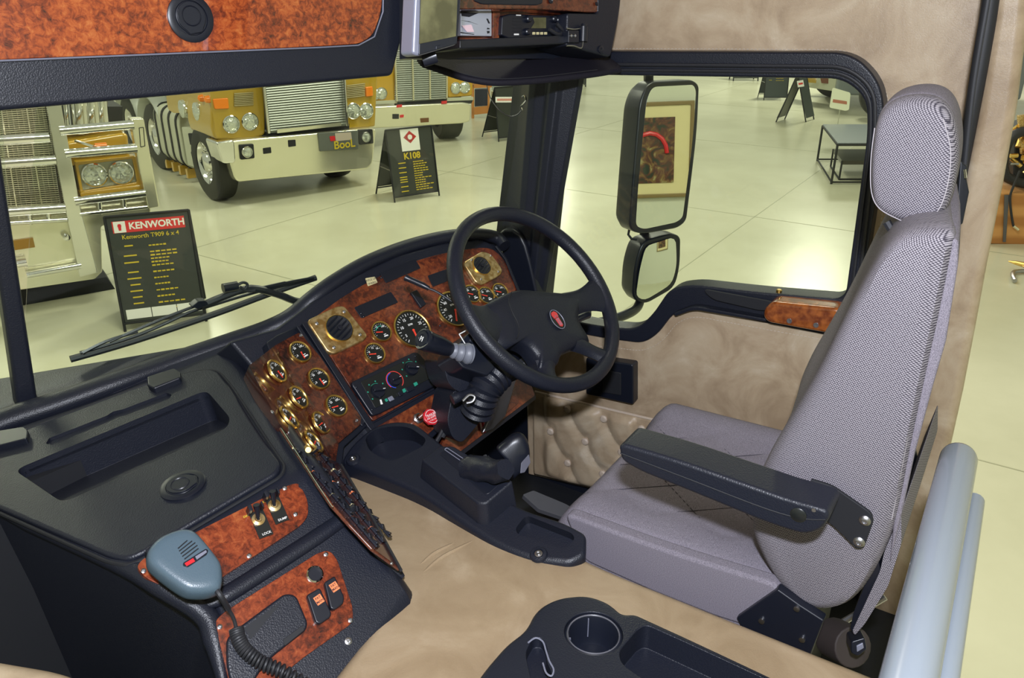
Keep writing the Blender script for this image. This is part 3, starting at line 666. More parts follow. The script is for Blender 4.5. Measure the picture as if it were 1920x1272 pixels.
# ---- gauges
def make_gauge(nm, R, par, x, y, pl, spin=0, ang=-110, nums=None, green=False, lab=None):
    M = frame(PP(x, y, pl), pl[1])
    bm = mb(); w = R*.17 if R < .04 else R*.10
    lathe(bm, [(R, 0), (R*1.0, .0035), (R-w*.3, .0055), (R-w*.7, .0052), (R-w, .0036), (R-w, .002)], Matrix.Identity(4), 40)
    g = put(nm, bm, BRASS, par, local=True, M=M, label=lab)
    r = R-w
    bm = mb(); lathe(bm, [(r+.0005, .0025), (0, .0025)], Matrix.Identity(4), 36); put('dial', bm, FACE, g, local=True)
    bm = mb(); nt_ = 24 if R > .04 else 13
    for k in range(nt_+1):
        t = radians(225-k*270/nt_) if R > .04 else radians(200-k*190/nt_)
        big = k % (4 if R > .04 else 3) == 0; l = r*(.16 if big else .10); T = Matrix.Rotation(t, 4, 'Z')
        box(bm, (r*.90-l/2, 0, .003), (l, r*(.035 if big else .02), .0004), T)
    put('dial_marks', bm, WHITE, g, local=True, smooth=False)
    if nums:
        for s, t in nums:
            t = radians(t); text('numeral', s, Matrix.Translation((r*.62*cos(t), r*.62*sin(t), .003)), r*.30 if R < .04 else r*.22, WHITE, g, bold=.02, local=True)
    bm = mb(); box(bm, (r*.25, -r*.62, .003), (r*.5, r*.14, .0004)); box(bm, (r*.2, -r*.42, .003), (r*.3, r*.08, .0004))
    put('caption', bm, WHITE, g, local=True, smooth=False) if R < .04 else text('caption', 'RPM', Matrix.Translation((0, r*.25, .003)), r*.16, WHITE, g, bold=.02, local=True)
    if green:
        bm = mb(); 
        for k in range(10): 
            T = Matrix.Rotation(radians(150-k*9), 4, 'Z'); box(bm, (r*.62, 0, .003), (r*.10, r*.12, .0004), T)
        put('green_zone', bm, GREENP, g, local=True, smooth=False)
    bm = mb(); T = Matrix.Translation((0, -r*.10, .0036))@Matrix.Rotation(radians(ang), 4, 'Z'); box(bm, (r*.32, 0, 0), (r*.75, r*.10, .0008), T); lathe(bm, [(r*.07, 0), (r*.07, .0015), (0, .0015)], Matrix.Translation((0, -r*.10, .003)), 14)
    put('needle', bm, REDN, g, local=True)
    return g
sn = [('0', 200), ('50', 120), ('100', 45)]
for x, y, pl, a, gr_ in ((562, 661, K1, -100, 0), (597, 711, K1, -95, 0), (630, 762, K1, 165, 0), (518, 697, K2, -100, 0), (559, 746, K2, 160, 0), (600, 794, K2, 165, 0), (541, 784, K3, 165, 0), (587, 829, K3, 165, 0)):
    make_gauge('gauge', .0262, dash, x, y, off(pl, .001), ang=a, nums=sn)
make_gauge('gauge', .0262, dash, 714.5, 622.5, off(K, .001), ang=165, nums=[('50', 120), ('100', 50)], green=True)
make_gauge('gauge', .0262, dash, 702, 663.5, off(K, .001), ang=165, nums=[('8', 150), ('12', 90), ('16', 40)])
make_gauge('tachometer', .049, dash, 772.5, 617.5, off(K, .001), ang=-92, nums=[('5', 205), ('10', 160), ('15', 112), ('20', 65), ('25', 15)], lab='large brass-ringed dial with numerals 5 to 25')
make_gauge('speedometer', .049, dash, 851, 580, off(K, .001), ang=-115, nums=[('20', 215), ('40', 170), ('60', 130), ('80', 90), ('100', 50), ('120', 10)], lab='large brass-ringed speed dial behind the wheel')
for x, y in ((884, 552), (911, 555), (937, 548)): make_gauge('gauge', .0255 if x > 900 else .0262, dash, x, y, off(K, .001), ang=150, nums=sn)
# ---- brass vents
def vent(x, y, corners, R):
    M = frame(PP(x, y, off(K, .012)), K[1])
    v = slab('air_vent', K, corners, .012, .012, BRASSW, dash, th=.014, bev=.004, seg=3, lab='brass air vent surround')
    bm = mb(); lathe(bm, [(R, 0), (R, .003), (R*.96, .0042), (R*.93, .003), (R*.92, .0005)], M, 40); put('vent_ring', bm, BRASS, v)
    bm = mb(); lathe(bm, [(R*.925, .001), (R*.925, .003), (R*.82, .003), (R*.74, .0012), (0, .001)], M, 40); put('vent_bowl', bm, DARK, v)
    for k in range(5):
        bm = mb(); T = M@Matrix.Rotation(radians(25), 4, 'Z')@Matrix.Translation((0, (k-2)*R*.32, .003))@Matrix.Rotation(radians(35), 4, 'X')
        l = 2*R*.82*sqrt(max(.05, 1-((k-2)*.34)**2)); box(bm, (0, 0, 0), (l, R*.16, .0012), T); put('vane', bm, BLACKS, v, bev=.0004)
    bm = mb(); lathe(bm, [(R*.18, .003), (R*.18, .007), (0, .0085)], M, 16); put('vane_knob', bm, BLACKS, v)
    return v
v = vent(636, 616, [(580, 598), (632, 574), (646, 573), (690, 628), (684, 638), (628, 664), (614, 660), (578, 606)], .0325)
for x, y in ((594, 607), (645, 585), (675, 628), (626, 652)): screw(v, x, y, off(K, .012))
v = vent(903, 499, [(871, 490), (905, 470), (922, 476), (943, 505), (940, 515), (905, 534), (893, 530), (872, 498)], .0265)
for x, y in ((884, 488), (920, 480), (934, 510), (902, 524)): screw(v, x, y, off(K, .012), .003)
# ---- blanking plates, label, toggle
for pts in (((664, 577), (733, 547), (747, 567), (678, 597)), ((712, 511), (778, 485), (789, 503), (724, 531)), ((802, 517), (850, 500), (860, 519), (812, 538))):
    slab('blanking_plate', K, pts, .003, .0022, BLACKS, dash, th=.002, bev=.0006)
lb = slab('warning_label', K, [(685, 522), (703, 519), (708, 530), (690, 537)], .002, .0015, CREAM, dash, th=.001, bev=0, lab='small cream label')
q = tr(off(K, .0018), (697, 524), (698, 531)); ML = frame(q[0], K[1]); text('label_text', 'AXLE LIFT', ML, .0075, DARK, lb, bold=.01); ML = frame(q[1], K[1]); text('label_text', 'WARN', ML, .0075, DARK, lb, bold=.01)
slab('rocker_switch', K, [(770, 548), (782, 543), (800, 570), (790, 577)], .003, .008, BLACKS, dash, th=.008, bev=.002)
for x, y in ((677, 588), (682, 594), (825, 611), (715, 521)): screw(dash, x, y, off(K, .003), .0025, BLACKS)
# ---- climate control unit
cl = slab('climate_panel', K, [(660, 716), (776, 660), (786, 662), (829, 712), (828, 718), (712, 776), (698, 780), (660, 722)], .006, .010, BLACKS, dash, th=.02, bev=.003, seg=3, lab='black climate control panel with three knobs')
slab('climate_face', K, [(676, 716), (770, 672), (814, 706), (704, 766)], .004, .0115, FACE, cl, th=.002, bev=.0006)
for x, y in ((668, 726), (698, 768), (779, 668), (805, 706)): screw(cl, x, y, off(K, .010), .0026, BLACKS)
def knob(x, y, R, rot):
    M = frame(PP(x, y, off(K, .0125)), K[1]); bm = mb(); lathe(bm, [(R, 0), (R*.98, .004), (R*.9, .007), (0, .0075)], M, 28); kb = put('knob', bm, BLACKS, cl)
    bm = mb(); box(bm, (0, 0, .010), (R*1.7, R*.42, .009), M@Matrix.Rotation(rot, 4, 'Z')); put('knob_grip', bm, BLACKS, kb, bev=.002)
    bm = mb(); box(bm, (R*.6, 0, .0148), (R*.35, R*.08, .0004), M@Matrix.Rotation(rot, 4, 'Z')); put('pointer', bm, WHITE, kb, smooth=False)
    return M
M1 = knob(708, 734, .0165, radians(-15)); M2 = knob(740, 713, .0145, 0); M3 = knob(771, 692, .0165, radians(-25))
def arc(bm, M, R, a0_, a1_, w, h=.0004, n=22):
    for k in range(n):
        t = radians(a0_+(a1_-a0_)*(k+.5)/n); box(bm, (R, 0, h), (w, R*radians(abs(a1_-a0_))/n*1.05, .0004), M@Matrix.Rotation(t, 4, 'Z'))
bm = mb(); arc(bm, M2, .0205, -60, 215, .0016); put('red_arc', bm, REDL, cl, smooth=False)
bm = mb(); arc(bm, M2, .0185, 95, 250, .0016); put('blue_arc', bm, BLUEP, cl, smooth=False)
bm = mb(); arc(bm, M1, .0185, 60, 120, .0009); arc(bm, M3, .0185, 50, 110, .0009)
for M_ in (M1, M3):
    for t in (30, 75, 120, 165, 210): box(bm, (.0235, 0, .0004), (.003, .003, .0004), M_@Matrix.Rotation(radians(t), 4, 'Z'))
put('climate_symbols', bm, GREENP, cl, smooth=False)
for pts in (((727, 746), (735, 742), (740, 749), (732, 753)), ((760, 728), (773, 722), (778, 730), (765, 736)), ((746, 736), (752, 733), (757, 740), (750, 743))):
    slab('push_button', off(K, .0125), pts, .001, .004, SILV if pts[0][0] == 727 else BLACKS, cl, th=.004, bev=.0008)
for pts in (((721, 749), (725, 747), (728, 752), (724, 754)), ((775, 719), (781, 716), (784, 721), (778, 725)), ((754, 731), (759, 728), (762, 734), (757, 737))):
    slab('green_key', off(K, .0125), pts, 0, .001, GREENP, cl, th=.001, bev=0)
slab('snowflake_mark', off(K, .0125), [(712, 750), (715, 749), (718, 758), (714, 759)], 0, .0006, WHITE, cl, th=.0004, bev=0)
# ---- lower burl strip with trailer supply valve
slab('lower_border', K, [(690, 798), (818, 728), (834, 734), (842, 792), (796, 836), (700, 818)], .008, -.004, BLACKS, dash, th=.02, bev=.003)
slab('lower_burl', K, [(704, 802), (815, 738), (824, 744), (832, 786), (796, 822), (720, 812)], .006, -.001, BURL, dash)
for x, y in ((819, 741), (830, 779)): screw(dash, x, y, K, .003)
tv = thing('trailer_supply_valve', PP(785, 784, K), 'red octagonal pull knob lettered TRAILER AIR SUPPLY on the burl below the heater panel', 'knob')
def axis_lathe(name, prof, p, q, m, par, seg=24, lab=None):
    n = (q-p).normalized(); bm = mb(); M = frame(p, n, Vector((0, 0, 1)) if abs(n.z) < .95 else Vector((0, 1, 0))); lathe(bm, prof, M, seg); return put(name, bm, m, par, label=lab)
pv = PP(783, 786, K); kd = K[1]; qv = pv+kd*.045
axis_lathe('valve_nut', [(.013, 0), (.013, .006), (.009, .008), (.009, .012)], pv, qv, STEEL, tv, 6)
axis_lathe('valve_stem', [(.006, 0), (.006, .04), (0, .04)], pv, qv, CHROME, tv)
pk = PP(807, 783, off(K, .045)); axis_lathe('knob', [(.006, -.008), (.018, -.004), (.0195, 0), (.0195, .004), (.017, .006), (0, .006)], pk, pk+kd, REDP, tv, 8)
MK = frame(pk+kd*.0066, kd, Vector((0, 0, 1)))
text('knob_text', 'TRAILER', MK@Matrix.Translation((0, .004, 0)), .0078, WHITE, tv, bold=.015)
text('knob_text', 'AIR SUPPLY', MK@Matrix.Translation((0, -.002, 0)), .0056, WHITE, tv, bold=.015)
text('knob_text', 'PUSH ON', MK@Matrix.Translation((0, -.008, 0)), .004, WHITE, tv, bold=.01)
bm = mb(); arc(bm, MK, .0150, 30, 150, .001, 0); arc(bm, MK, .0150, 210, 330, .001, 0); put('knob_ring', bm, WHITE, tv, smooth=False)
# ---- knee panel right of the column
KL = (PP(838, 800, K), N(-4, 30))
slab('knee_panel', KL, [(824, 842), (846, 800), (900, 742), (985, 690), (1003, 742), (862, 848)], .006, 0, BURL, dash, th=.02, bev=.003)
slab('knee_panel_edge', off(KL, -.008), [(815, 850), (900, 742), (985, 690), (1006, 748), (862, 858)], .006, 0, BLACKS, dash, th=.10, bev=.004)
slab('knee_cover', KL, [(925, 770), (935, 738), (965, 722), (975, 755), (940, 785)], .01, .004, BURLD, dash, th=.004, bev=.002)
bm = mb(); tube(bm, [PP(905, 790, off(KL, .008)), PP(909, 812, off(KL, .008))], .0035, 8); put('red_tag', bm, REDP, dash)
# ---- side switch rack facing the driver
FL = plane3(PP(528, 798, G), PZ(655, 885, 1.88), PP(775, 1095, PB2)+Vector((.01, .01, 0)))
sk = slab('side_switch_panel', FL, [(526, 800), (545, 812), (634, 868), (660, 900), (752, 1068), (700, 1030), (655, 982), (622, 945), (598, 910)], .003, .004, BURLD, dash, th=.006, bev=.002)
bm = mb(); tube(bm, [PP(528, 803, off(FL, .008)), PP(600, 914, off(FL, .008)), PP(624, 950, off(FL, .008))], .0016, 6); put('bright_edge', bm, CHROME, sk)
bm = mb(); tube(bm, [PP(640, 872, off(FL, .006)), PP(700, 975, off(FL, .006)), PP(752, 1070, off(FL, .006))], .0028, 6); put('edge_strip', bm, NET, sk)
for i in range(13):
    t = i/12
    for j in range(3):
        x = 566+t*(708-566)+(j-1)*(14-2*t)+5; y = 842+t*(1012-842)-(j-1)*9
        bm = mb(); M = frame(PP(x, y, off(FL, .008)), FL[1]); dirx = (PP(700, 1000, FL)-PP(572, 850, FL)).normalized()
        lx = dirx; ly = FL[1].cross(lx)
        Mr = Matrix.Identity(4)
        for a_ in range(3): Mr[a_][0] = lx[a_]; Mr[a_][1] = ly[a_]; Mr[a_][2] = FL[1][a_]; Mr[a_][3] = PP(x, y, off(FL, .004))[a_]
        box(bm, (0, 0, .002), (.017, .014, .004), Mr); box(bm, (.001, 0, .0045), (.010, .011, .004), Mr@Matrix.Rotation(radians(25 if (i+j) % 2 else -20), 4, 'Y'))
        put('toggle_switch', bm, BLACKS, sk, bev=.001)
        if (i+j) % 3 == 0:
            bm = mb(); box(bm, (-.010, 0, .002), (.004, .010, .003), Mr); put('switch_legend', bm, ORL if i % 2 else CREAM, sk, smooth=False)
for x, y in ((541, 812), (634, 905), (734, 1057)): screw(sk, x, y, off(FL, .005), .003)
kk = thing('ignition_key', PP(575, 838, off(FL, .02)), 'small black and brass key standing in the panel beneath the lowest gauge', 'key')
bm = mb(); tube(bm, [PP(575, 840, off(FL, .02)), PP(578, 844, off(FL, .03))], .005, 10); put('key_blade', bm, BRASS, kk)
bm = mb(); tube(bm, [PP(586, 850, off(FL, .03)), PP(598, 840, off(FL, .05))], .003, 8); put('key_head', bm, BLACKS, kk)
# ---- burl panels on the pod
u1 = slab('switch_panel', PB1, [(256, 1062), (268, 1048), (545, 908), (562, 906), (578, 940), (578, 968), (565, 985), (372, 1112), (338, 1118), (270, 1082)], [.006, .01, .02, .01, .02, .01, .01, .02, .03, .02], .004, BURLM, dash, th=.012, bev=.001)
for x, y in ((269, 1071), (467, 1043), (534, 916), (554, 965)): screw(u1, x, y, off(PB1, .004), .004)
u2 = slab('accessory_panel', PB2, [(402, 1166), (420, 1148), (598, 1036), (618, 1032), (632, 1048), (662, 1140), (662, 1168), (560, 1240), (470, 1320), (440, 1320)], [.01, .02, .03, .01, .01, .02, .02, .02, 0, 0], .004, BURLM, dash, bev=.001)
for x, y in ((412, 1176), (611, 1040), (657, 1164)): screw(u2, x, y, off(PB2, .004), .004)
screw(dash, 653, 1203, off(PB2, .001), .006)
for cx, cy, cap in ((484, 975, 'LOCK'), (514, 949, 'DUMP')):
    M = frame(PP(cx, cy, off(PB1, .006)), PB1[1])@Matrix.Rotation(radians(-4), 4, 'Z')
    bm = mb(); box(bm, (.002, -.008, -.0008), (.023, .046, .0016), M); sw = put('toggle_plate', bm, FACE, u1, smooth=False)
    bm = mb(); lathe(bm, [(.0105, 0), (.0105, .003), (.006, .005), (.004, .003), (0, .003)], M, 24); put('brass_collar', bm, BRASSW, sw)
    bm = mb(); tube(bm, [M@Vector((0, 0, .002)), M@Vector((0, .010, .013)), M@Vector((0, .017, .022))], [.003, .004, .0055], 10); put('toggle_lever', bm, BLACKS, sw)
    bm = mb(); box(bm, (-.010, .016, .011), (.006, .010, .022), M); box(bm, (.010, .016, .011), (.003, .010, .018), M); put('switch_guard', bm, BLACKS, sw, bev=.001)
    text('plate_text', cap, M@Matrix.Translation((.004, -.026, .0003)), .0055, WHITE, sw, bold=.01)
    text('plate_text', 'DIFF' if cap == 'LOCK' else 'AIR', M@Matrix.Translation((-.015, .012, .0003)), .005, YEL, sw, bold=.01)
bm = mb(); M = frame(PP(590, 1078, off(PB2, .004)), PB2[1]); lathe(bm, [(.0135, 0), (.0135, .003), (.0115, .0045), (.0100, .002), (.0100, -.0)], M, 28); so = put('power_socket', bm, CHROME, u2, label='chrome-ringed round power socket')
bm = mb(); lathe(bm, [(.0108, .0030), (.0108, .0012), (0, .0012)], M, 24); put('socket_core', bm, BLACKS, so)
for q, lbx in (([(575, 1116), (600, 1102), (622, 1150), (619, 1158), (600, 1171), (592, 1168)], (598, 1125)), ([(608, 1092), (628, 1080), (646, 1120), (644, 1132), (628, 1144), (620, 1142)], (627, 1101))):
    rk = slab('rocker_switch', PB2, q, .004, .014, BLACKS, u2, th=.012, bev=.0025, seg=3)
    ML = frame(PP(lbx[0], lbx[1], off(PB2, .0148)), PB2[1])@Matrix.Rotation(radians(6), 4, 'Z'); bm = mb(); box(bm, (0, 0, 0), (.0125, .014, .0008), ML); put('orange_label', bm, ORL, rk, smooth=False)
    text('label_text', 'FAT', ML@Matrix.Translation((0, .003, .0006)), .0055, DARK, rk, bold=.02); text('label_text', 'MAN', ML@Matrix.Translation((0, -.003, .0006)), .0055, DARK, rk, bold=.02)
ash = slab('ashtray', PB2, [(425, 1198), (440, 1182), (535, 1112), (556, 1116), (578, 1168), (574, 1182), (500, 1240), (450, 1320), (425, 1260)], [.01, .02, .02, .01, .01, .01, .02, 0, .03], .010, BLACK, u2, th=.012, bev=.004, seg=3, lab='black pull-out ashtray lid')
slab('ashtray_grip', PB2, [(530, 1200), (568, 1172), (571, 1182), (534, 1212)], .002, .0115, DARK, ash, th=.002, bev=.0008)
slab('ashtray_recess', PB2, [(458, 1178), (526, 1130), (520, 1140), (470, 1200)], .002, .0108, DARK, ash, th=.001, bev=0)

# ================================================================ hand microphone with coiled cord
MPl = (PD(350, 1052, 1.13), N(-8, 58))
mic = thing('hand_microphone', PP(350, 1110, MPl), 'grey-blue hand microphone with coiled cord resting against the burl switch panel', 'microphone')
bm = mb(); ol = [(302, 1003), (335, 990), (358, 990), (376, 1003), (408, 1042), (418, 1062), (418, 1095), (404, 1108), (370, 1112), (340, 1104), (285, 1062), (276, 1040), (282, 1022)]
q = cat(tr(MPl, *ol), 4); cen = sum(q, Vector())/len(q); nn = MPl[1]
V = grid(bm, [[cen+(p-cen)*.9-nn*.034 for p in q], [cen+(p-cen)*1.0-nn*.028 for p in q], [cen+(p-cen)*1.0-nn*.012 for p in q], [cen+(p-cen)*.97-nn*.003 for p in q], [cen+(p-cen)*.86+nn*.003 for p in q], [cen+(p-cen)*.6+nn*.004 for p in q]], closed=True)
bm.faces.new(V[0][::-1]); bm.faces.new(V[-1]); put('microphone_body', bm, GREYP, mic, sub=1)
bm = mb(); bx0 = tr(off(MPl, -.012), (272, 1030), (285, 1060), (305, 1078), (300, 1052), (282, 1022)); prism(bm, bx0, -nn*.02); put('talk_button', bm, BLACKS, mic, bev=.003)
mp = off(MPl, .0045)
for (xa, ya, xb, yb) in ((334, 1029, 351, 1014), (336, 1034, 360, 1015), (339, 1039, 366, 1018), (342, 1044, 370, 1023), (346, 1049, 372, 1029)):
    bm = mb(); tube(bm, [PP(xa, ya, mp), PP(xb, yb, mp)], .0009, 6); put('grille_slot', bm, DARK, mic)
slab('name_strip', mp, [(343, 1056), (386, 1029), (391, 1032), (388, 1040), (352, 1064), (344, 1062)], .002, .001, BLACKS, mic, th=.002, bev=.0004)
slab('red_mark', mp, [(346, 1057), (362, 1047), (366, 1053), (350, 1062)], .0005, .0016, REDP, mic, th=.001, bev=0)
slab('silver_mark', mp, [(366, 1044), (386, 1032), (388, 1036), (369, 1050)], .0005, .0016, SILV, mic, th=.001, bev=0)
cp = [PP(404, 1104, off(MPl, -.01)), PP(415, 1120, off(MPl, -.01)), PP(428, 1142, off(PB2, .05)), PP(438, 1160, off(PB2, .035)), PP(443, 1180, off(PB2, .025))]
bm = mb(); tube(bm, cat(cp, 6, False), .0028, 8); tube(bm, cat(cp[:3], 6, False), .0042, 8); put('cord', bm, NET, mic)
axis = cat([PP(443, 1180, off(PB2, .022)), PP(448, 1200, off(PB2, .022)), PP(462, 1222, off(PB2, .022)), PP(490, 1243, off(PB2, .022)), PP(530, 1260, off(PB2, .024)), PP(580, 1290, off(PB2, .026))], 40, False)
hel = []; nxt = None
t0 = (axis[1]-axis[0]).normalized(); nx_ = t0.cross(Vector((0, 0, 1))).normalized(); turns = 26
dense = []
for i in range(len(axis)-1):
    for s in (0, .33, .66): dense.append(axis[i].lerp(axis[i+1], s))
for i, p in enumerate(dense[:-1]):
    t = (dense[i+1]-p).normalized(); nx_ = (nx_-t*nx_.dot(t)).normalized(); ny_ = t.cross(nx_); a = 2*pi*turns*i/len(dense); hel.append(p+nx_*.0085*cos(a)+ny_*.0085*sin(a))
bm = mb(); tube(bm, hel, .0024, 7); put('coiled_cord', bm, NET, mic)
# ================================================================ overhead console, visor, radio, monitor
OH = (PY(300, 195, 1.25), N(-14, 5))
oc = thing('overhead_console', PP(400, 180, OH), 'overhead storage console across the windscreen top with glossy red burl locker door', 'console')
slab('console_body', OH, [(-120, -160), (770, -160), (757, 62), (737, 142), (-120, 219)], [0, 0, .02, .01, 0], 0, BLACK, oc, th=.26, bev=.008, seg=4)
ld = slab('locker_door', OH, [(-120, -160), (719, -160), (716, 20), (700, 66), (676, 82), (600, 87), (0, 112), (-120, 118)], [0, 0, .02, .03, .02, .1, .1, 0], .006, BURLO, oc, th=.008, bev=.0015)
e_ = [PP(x, y, off(OH, .006)) for x, y in ((-120, 120), (0, 114), (600, 89), (672, 85))]+[PP(702, 69, off(OH, .006)), PP(718, 22, off(OH, .006)), PP(721, -160, off(OH, .006))]
bm = mb(); tube(bm, e_, .0015, 6); put('door_edge', bm, SILV, ld)
latch(ld, 357, 34, off(OH, .006), .0385, rot=radians(8))
# right hand section with radio shelf
O2 = (PX(1140, 60, 1.76), N(-14, 8))
slab('radio_shelf_back', off(O2, -.10), [(760, -160), (1150, -160), (1150, 110), (760, 110)], 0, 0, BLACKS, oc, th=.02, bev=0)
slab('upper_fascia', O2, [(862, -160), (1121, -160), (1121, 22), (1115, 24), (1000, 17), (862, 18)], 0, 0, BURLD, oc, th=.12, bev=.003, lab='dark burl fascia strip')
slab('upper_pocket', O2, [(875, -160), (1018, -160), (1018, 6), (1006, 10), (905, 8), (890, 2)], .004, .003, BLACKS, oc, th=.004, bev=.002)
slab('lower_shelf', O2, [(862, 74), (1060, 66), (1090, 64), (1090, 82), (1060, 82), (862, 92)], 0, 0, BLACKS, oc, th=.11, bev=.003)
slab('inner_burl', off(O2, -.06), [(862, 14), (1060, 14), (1060, 80), (862, 84)], 0, 0, BURL, oc, th=.005, bev=0)
slab('end_panel', O2, [(1124, -160), (1168, -160), (1165, 2), (1160, 40), (1146, 108), (1130, 104), (1062, 86), (1064, 24), (1121, 25)], [0, 0, .01, .02, .01, .01, 0, 0, 0], .002, BLACK, oc, th=.10, bev=.006)
for x, y, r_ in ((1033, 1, .006), (1119, 7, .004), (1127, 93, .009)): screw(oc, x, y, off(O2, .004), r_, BLACKS)
# radio
O3 = off(O2, -.045)
rd = thing('two_way_radio', PP(1000, 70, O3), 'black two-way radio with olive display in the overhead shelf beside the visor', 'radio')
slab('radio_body', O3, [(942, 30), (956, 26), (1060, 30), (1060, 68), (956, 73), (940, 66)], .004, .012, BLACKS, rd, th=.05, bev=.004)
slab('display', O3, [(1000, 33), (1024, 33), (1024, 53), (996, 53), (1003, 42)], .001, .0135, SCREEN, rd, th=.002, bev=.0006)
for k in range(5): slab('speaker_slot', O3, [(962, 33+k*6), (978, 33.5+k*6), (978, 36+k*6), (962, 35.5+k*6)], 0, .0125, DARK, rd, th=.002, bev=0)
for k in range(4): slab('key', O3, [(999+k*7.4, 60), (1004+k*7.4, 60), (1004+k*7.4, 65), (999+k*7.4, 65)], .001, .014, CREAM, rd, th=.002, bev=.0005)
for x, y in ((988, 36), (986, 60), (1036, 36), (1044, 38)):
    M = frame(PP(x, y, off(O3, .012)), O3[1]); bm = mb(); lathe(bm, [(.0075, 0), (.007, .008), (.005, .010), (0, .010)], M, 18); put('radio_knob', bm, BLACKS, rd)
slab('radio_text', O3, [(968, 27.5), (977, 27.8), (977, 29.6), (968, 29.3)], 0, .0125, WHITE, rd, th=.0006, bev=0)
slab('radio_text', O3, [(964, 63), (973, 63), (973, 66), (964, 66)], 0, .0125, WHITE, rd, th=.0006, bev=0)
# plug and lead hanging at the shelf end
pg = thing('microphone_clip', PP(1085, 75, O2), 'black metal mounting clip and lead at the right end of the radio shelf', 'clip')
O4 = off(O2, .012)
slab('clip_plate', O4, [(1066, 57), (1086, 57), (1086, 80), (1066, 80)], .002, .002, BLACKS, pg, th=.02, bev=.002)
for x in (1071, 1078): screw(pg, x, 67, off(O4, .003), .0035)
bm = mb(); tube(bm, [PP(1093, 78, O4), PP(1094, 50, O4)], .010, 14); tube(bm, [PP(1094, 50, O4), PP(1095, 46, O4)], .006, 12); put('clip_cylinder', bm, BLACKS, pg)
bm = mb(); tube(bm, cat([PP(x, y, O4) for x, y in ((1062, 86), (1076, 86), (1090, 90), (1093, 78))], 5, False), .0014, 6); tube(bm, cat([PP(x, y, O4) for x, y in ((1062, 53), (1078, 55), (1094, 52))], 5, False), .0014, 6); put('clip_wire', bm, STEEL, pg)
bm = mb(); tube(bm, cat([PP(x, y, off(O2, -.01)) for x, y in ((1030, 55), (1045, 64), (1060, 62), (1062, 70), (1050, 78))], 6, False), .004, 8); tube(bm, cat([PP(x, y, off(O2, -.01)) for x, y in ((1044, 44), (1055, 56), (1068, 60))], 6, False), .0035, 8); put('lead', bm, NET, pg)
# open metal unit beside the radio
un = thing('metal_bracket_unit', PP(895, 65, O3), 'bare silver metal cage with cut-outs between the monitor and the radio', 'bracket')
slab('cage_face', O3, [(864, 22), (922, 22), (922, 68), (864, 67)], 0, .004, mat('zinc_sheet', (.50, .54, .66), .35, metal=.5), un, th=.04, bev=.001)
for q in ([(864, 22), (898, 24), (880, 32), (866, 30)], [(864, 38), (884, 42), (896, 46), (880, 40)], [(912, 35), (915, 35), (919, 44), (916, 44)], [(914, 52), (918, 53), (918, 55), (913, 55)], [(913, 58), (918, 58), (918, 62), (914, 63)], [(864, 60), (890, 64), (888, 65), (864, 62)]): slab('cut_out', O3, q, 0, .0046, DARK, un, th=.001, bev=0)
slab('paper_slip', O3, [(866, 48), (884, 46), (889, 60), (876, 60)], 0, .007, mat('pink_paper', (.75, .55, .60), .7), un, th=.001, bev=0)
slab('cage_burl_edge', O3, [(924, 22), (938, 22), (936, 74), (924, 74)], 0, .002, BURL, un, th=.03, bev=.001)
# monitor
MO = (PD(820, 60, 1.22), N(-14, 6))
mo = thing('monitor', PD(820, 100, 1.25), 'silver-edged monitor with olive screen hanging from the overhead console, seen at an angle', 'monitor')
slab('monitor_body', MO, [(786, -160), (880, -160), (858, 84), (784, 106), (774, 100)], [0, 0, .006, .006, .004], 0, SILV, mo, th=.034, bev=.006, seg=4)
slab('bezel', MO, [(793, -160), (876, -160), (857, 82), (786, 103)], 0, .002, BLACKS, mo, th=.006, bev=.001)
slab('screen', MO, [(796, -160), (864, -160), (855, 68), (787, 82)], 0, .0035, SCREEN, mo, th=.002, bev=0)
slab('release_button', MO, [(818, 86), (827, 84), (828, 90), (818, 93)], .001, .004, BLACKS, mo, th=.002, bev=.0005)
bm = mb(); tube(bm, [PD(792, 112, 1.27), PD(818, 104, 1.27)], .012, 14); put('hinge_foot', bm, BLACKS, mo)
# sun visor
VS = plane3(PD(930, 152, 1.72), PY(815, 100, 1.17), PX(1160, 126, 1.80))
vs = thing('sun_visor', PP(960, 120, VS), 'dark padded sun visor folded beneath the radio shelf above the wheel', 'visor')
q = rnd(tr(VS, (780, 104), (862, 90), (1000, 78), (1092, 76), (1160, 117), (1167, 128), (1120, 136), (1010, 149), (925, 153), (868, 143), (820, 126), (790, 116)), [.01, .02, .05, .03, .02, .005, .03, .1, .08, .05, .04, .01], 6)
bm = mb(); prism(bm, q, -VS[1]*.014); put('visor_pad', bm, mat('dark_vinyl', (.012, .011, .018), .7, spec=.2, nodes=leathergrain(300, .4)), vs, bev=.006, seg=4)
bm = mb(); tube(bm, cat(tr(off(VS, .0005), (800, 118), (826, 125), (870, 139), (925, 148), (1010, 144), (1120, 131)), 5, False), .0012, 5); put('visor_seam', bm, NET, vs)
bm = mb(); tube(bm, [PP(905, 96, off(VS, .002)), PP(940, 90, off(VS, .002))], .0012, 6); put('visor_pin', bm, STEEL, vs)

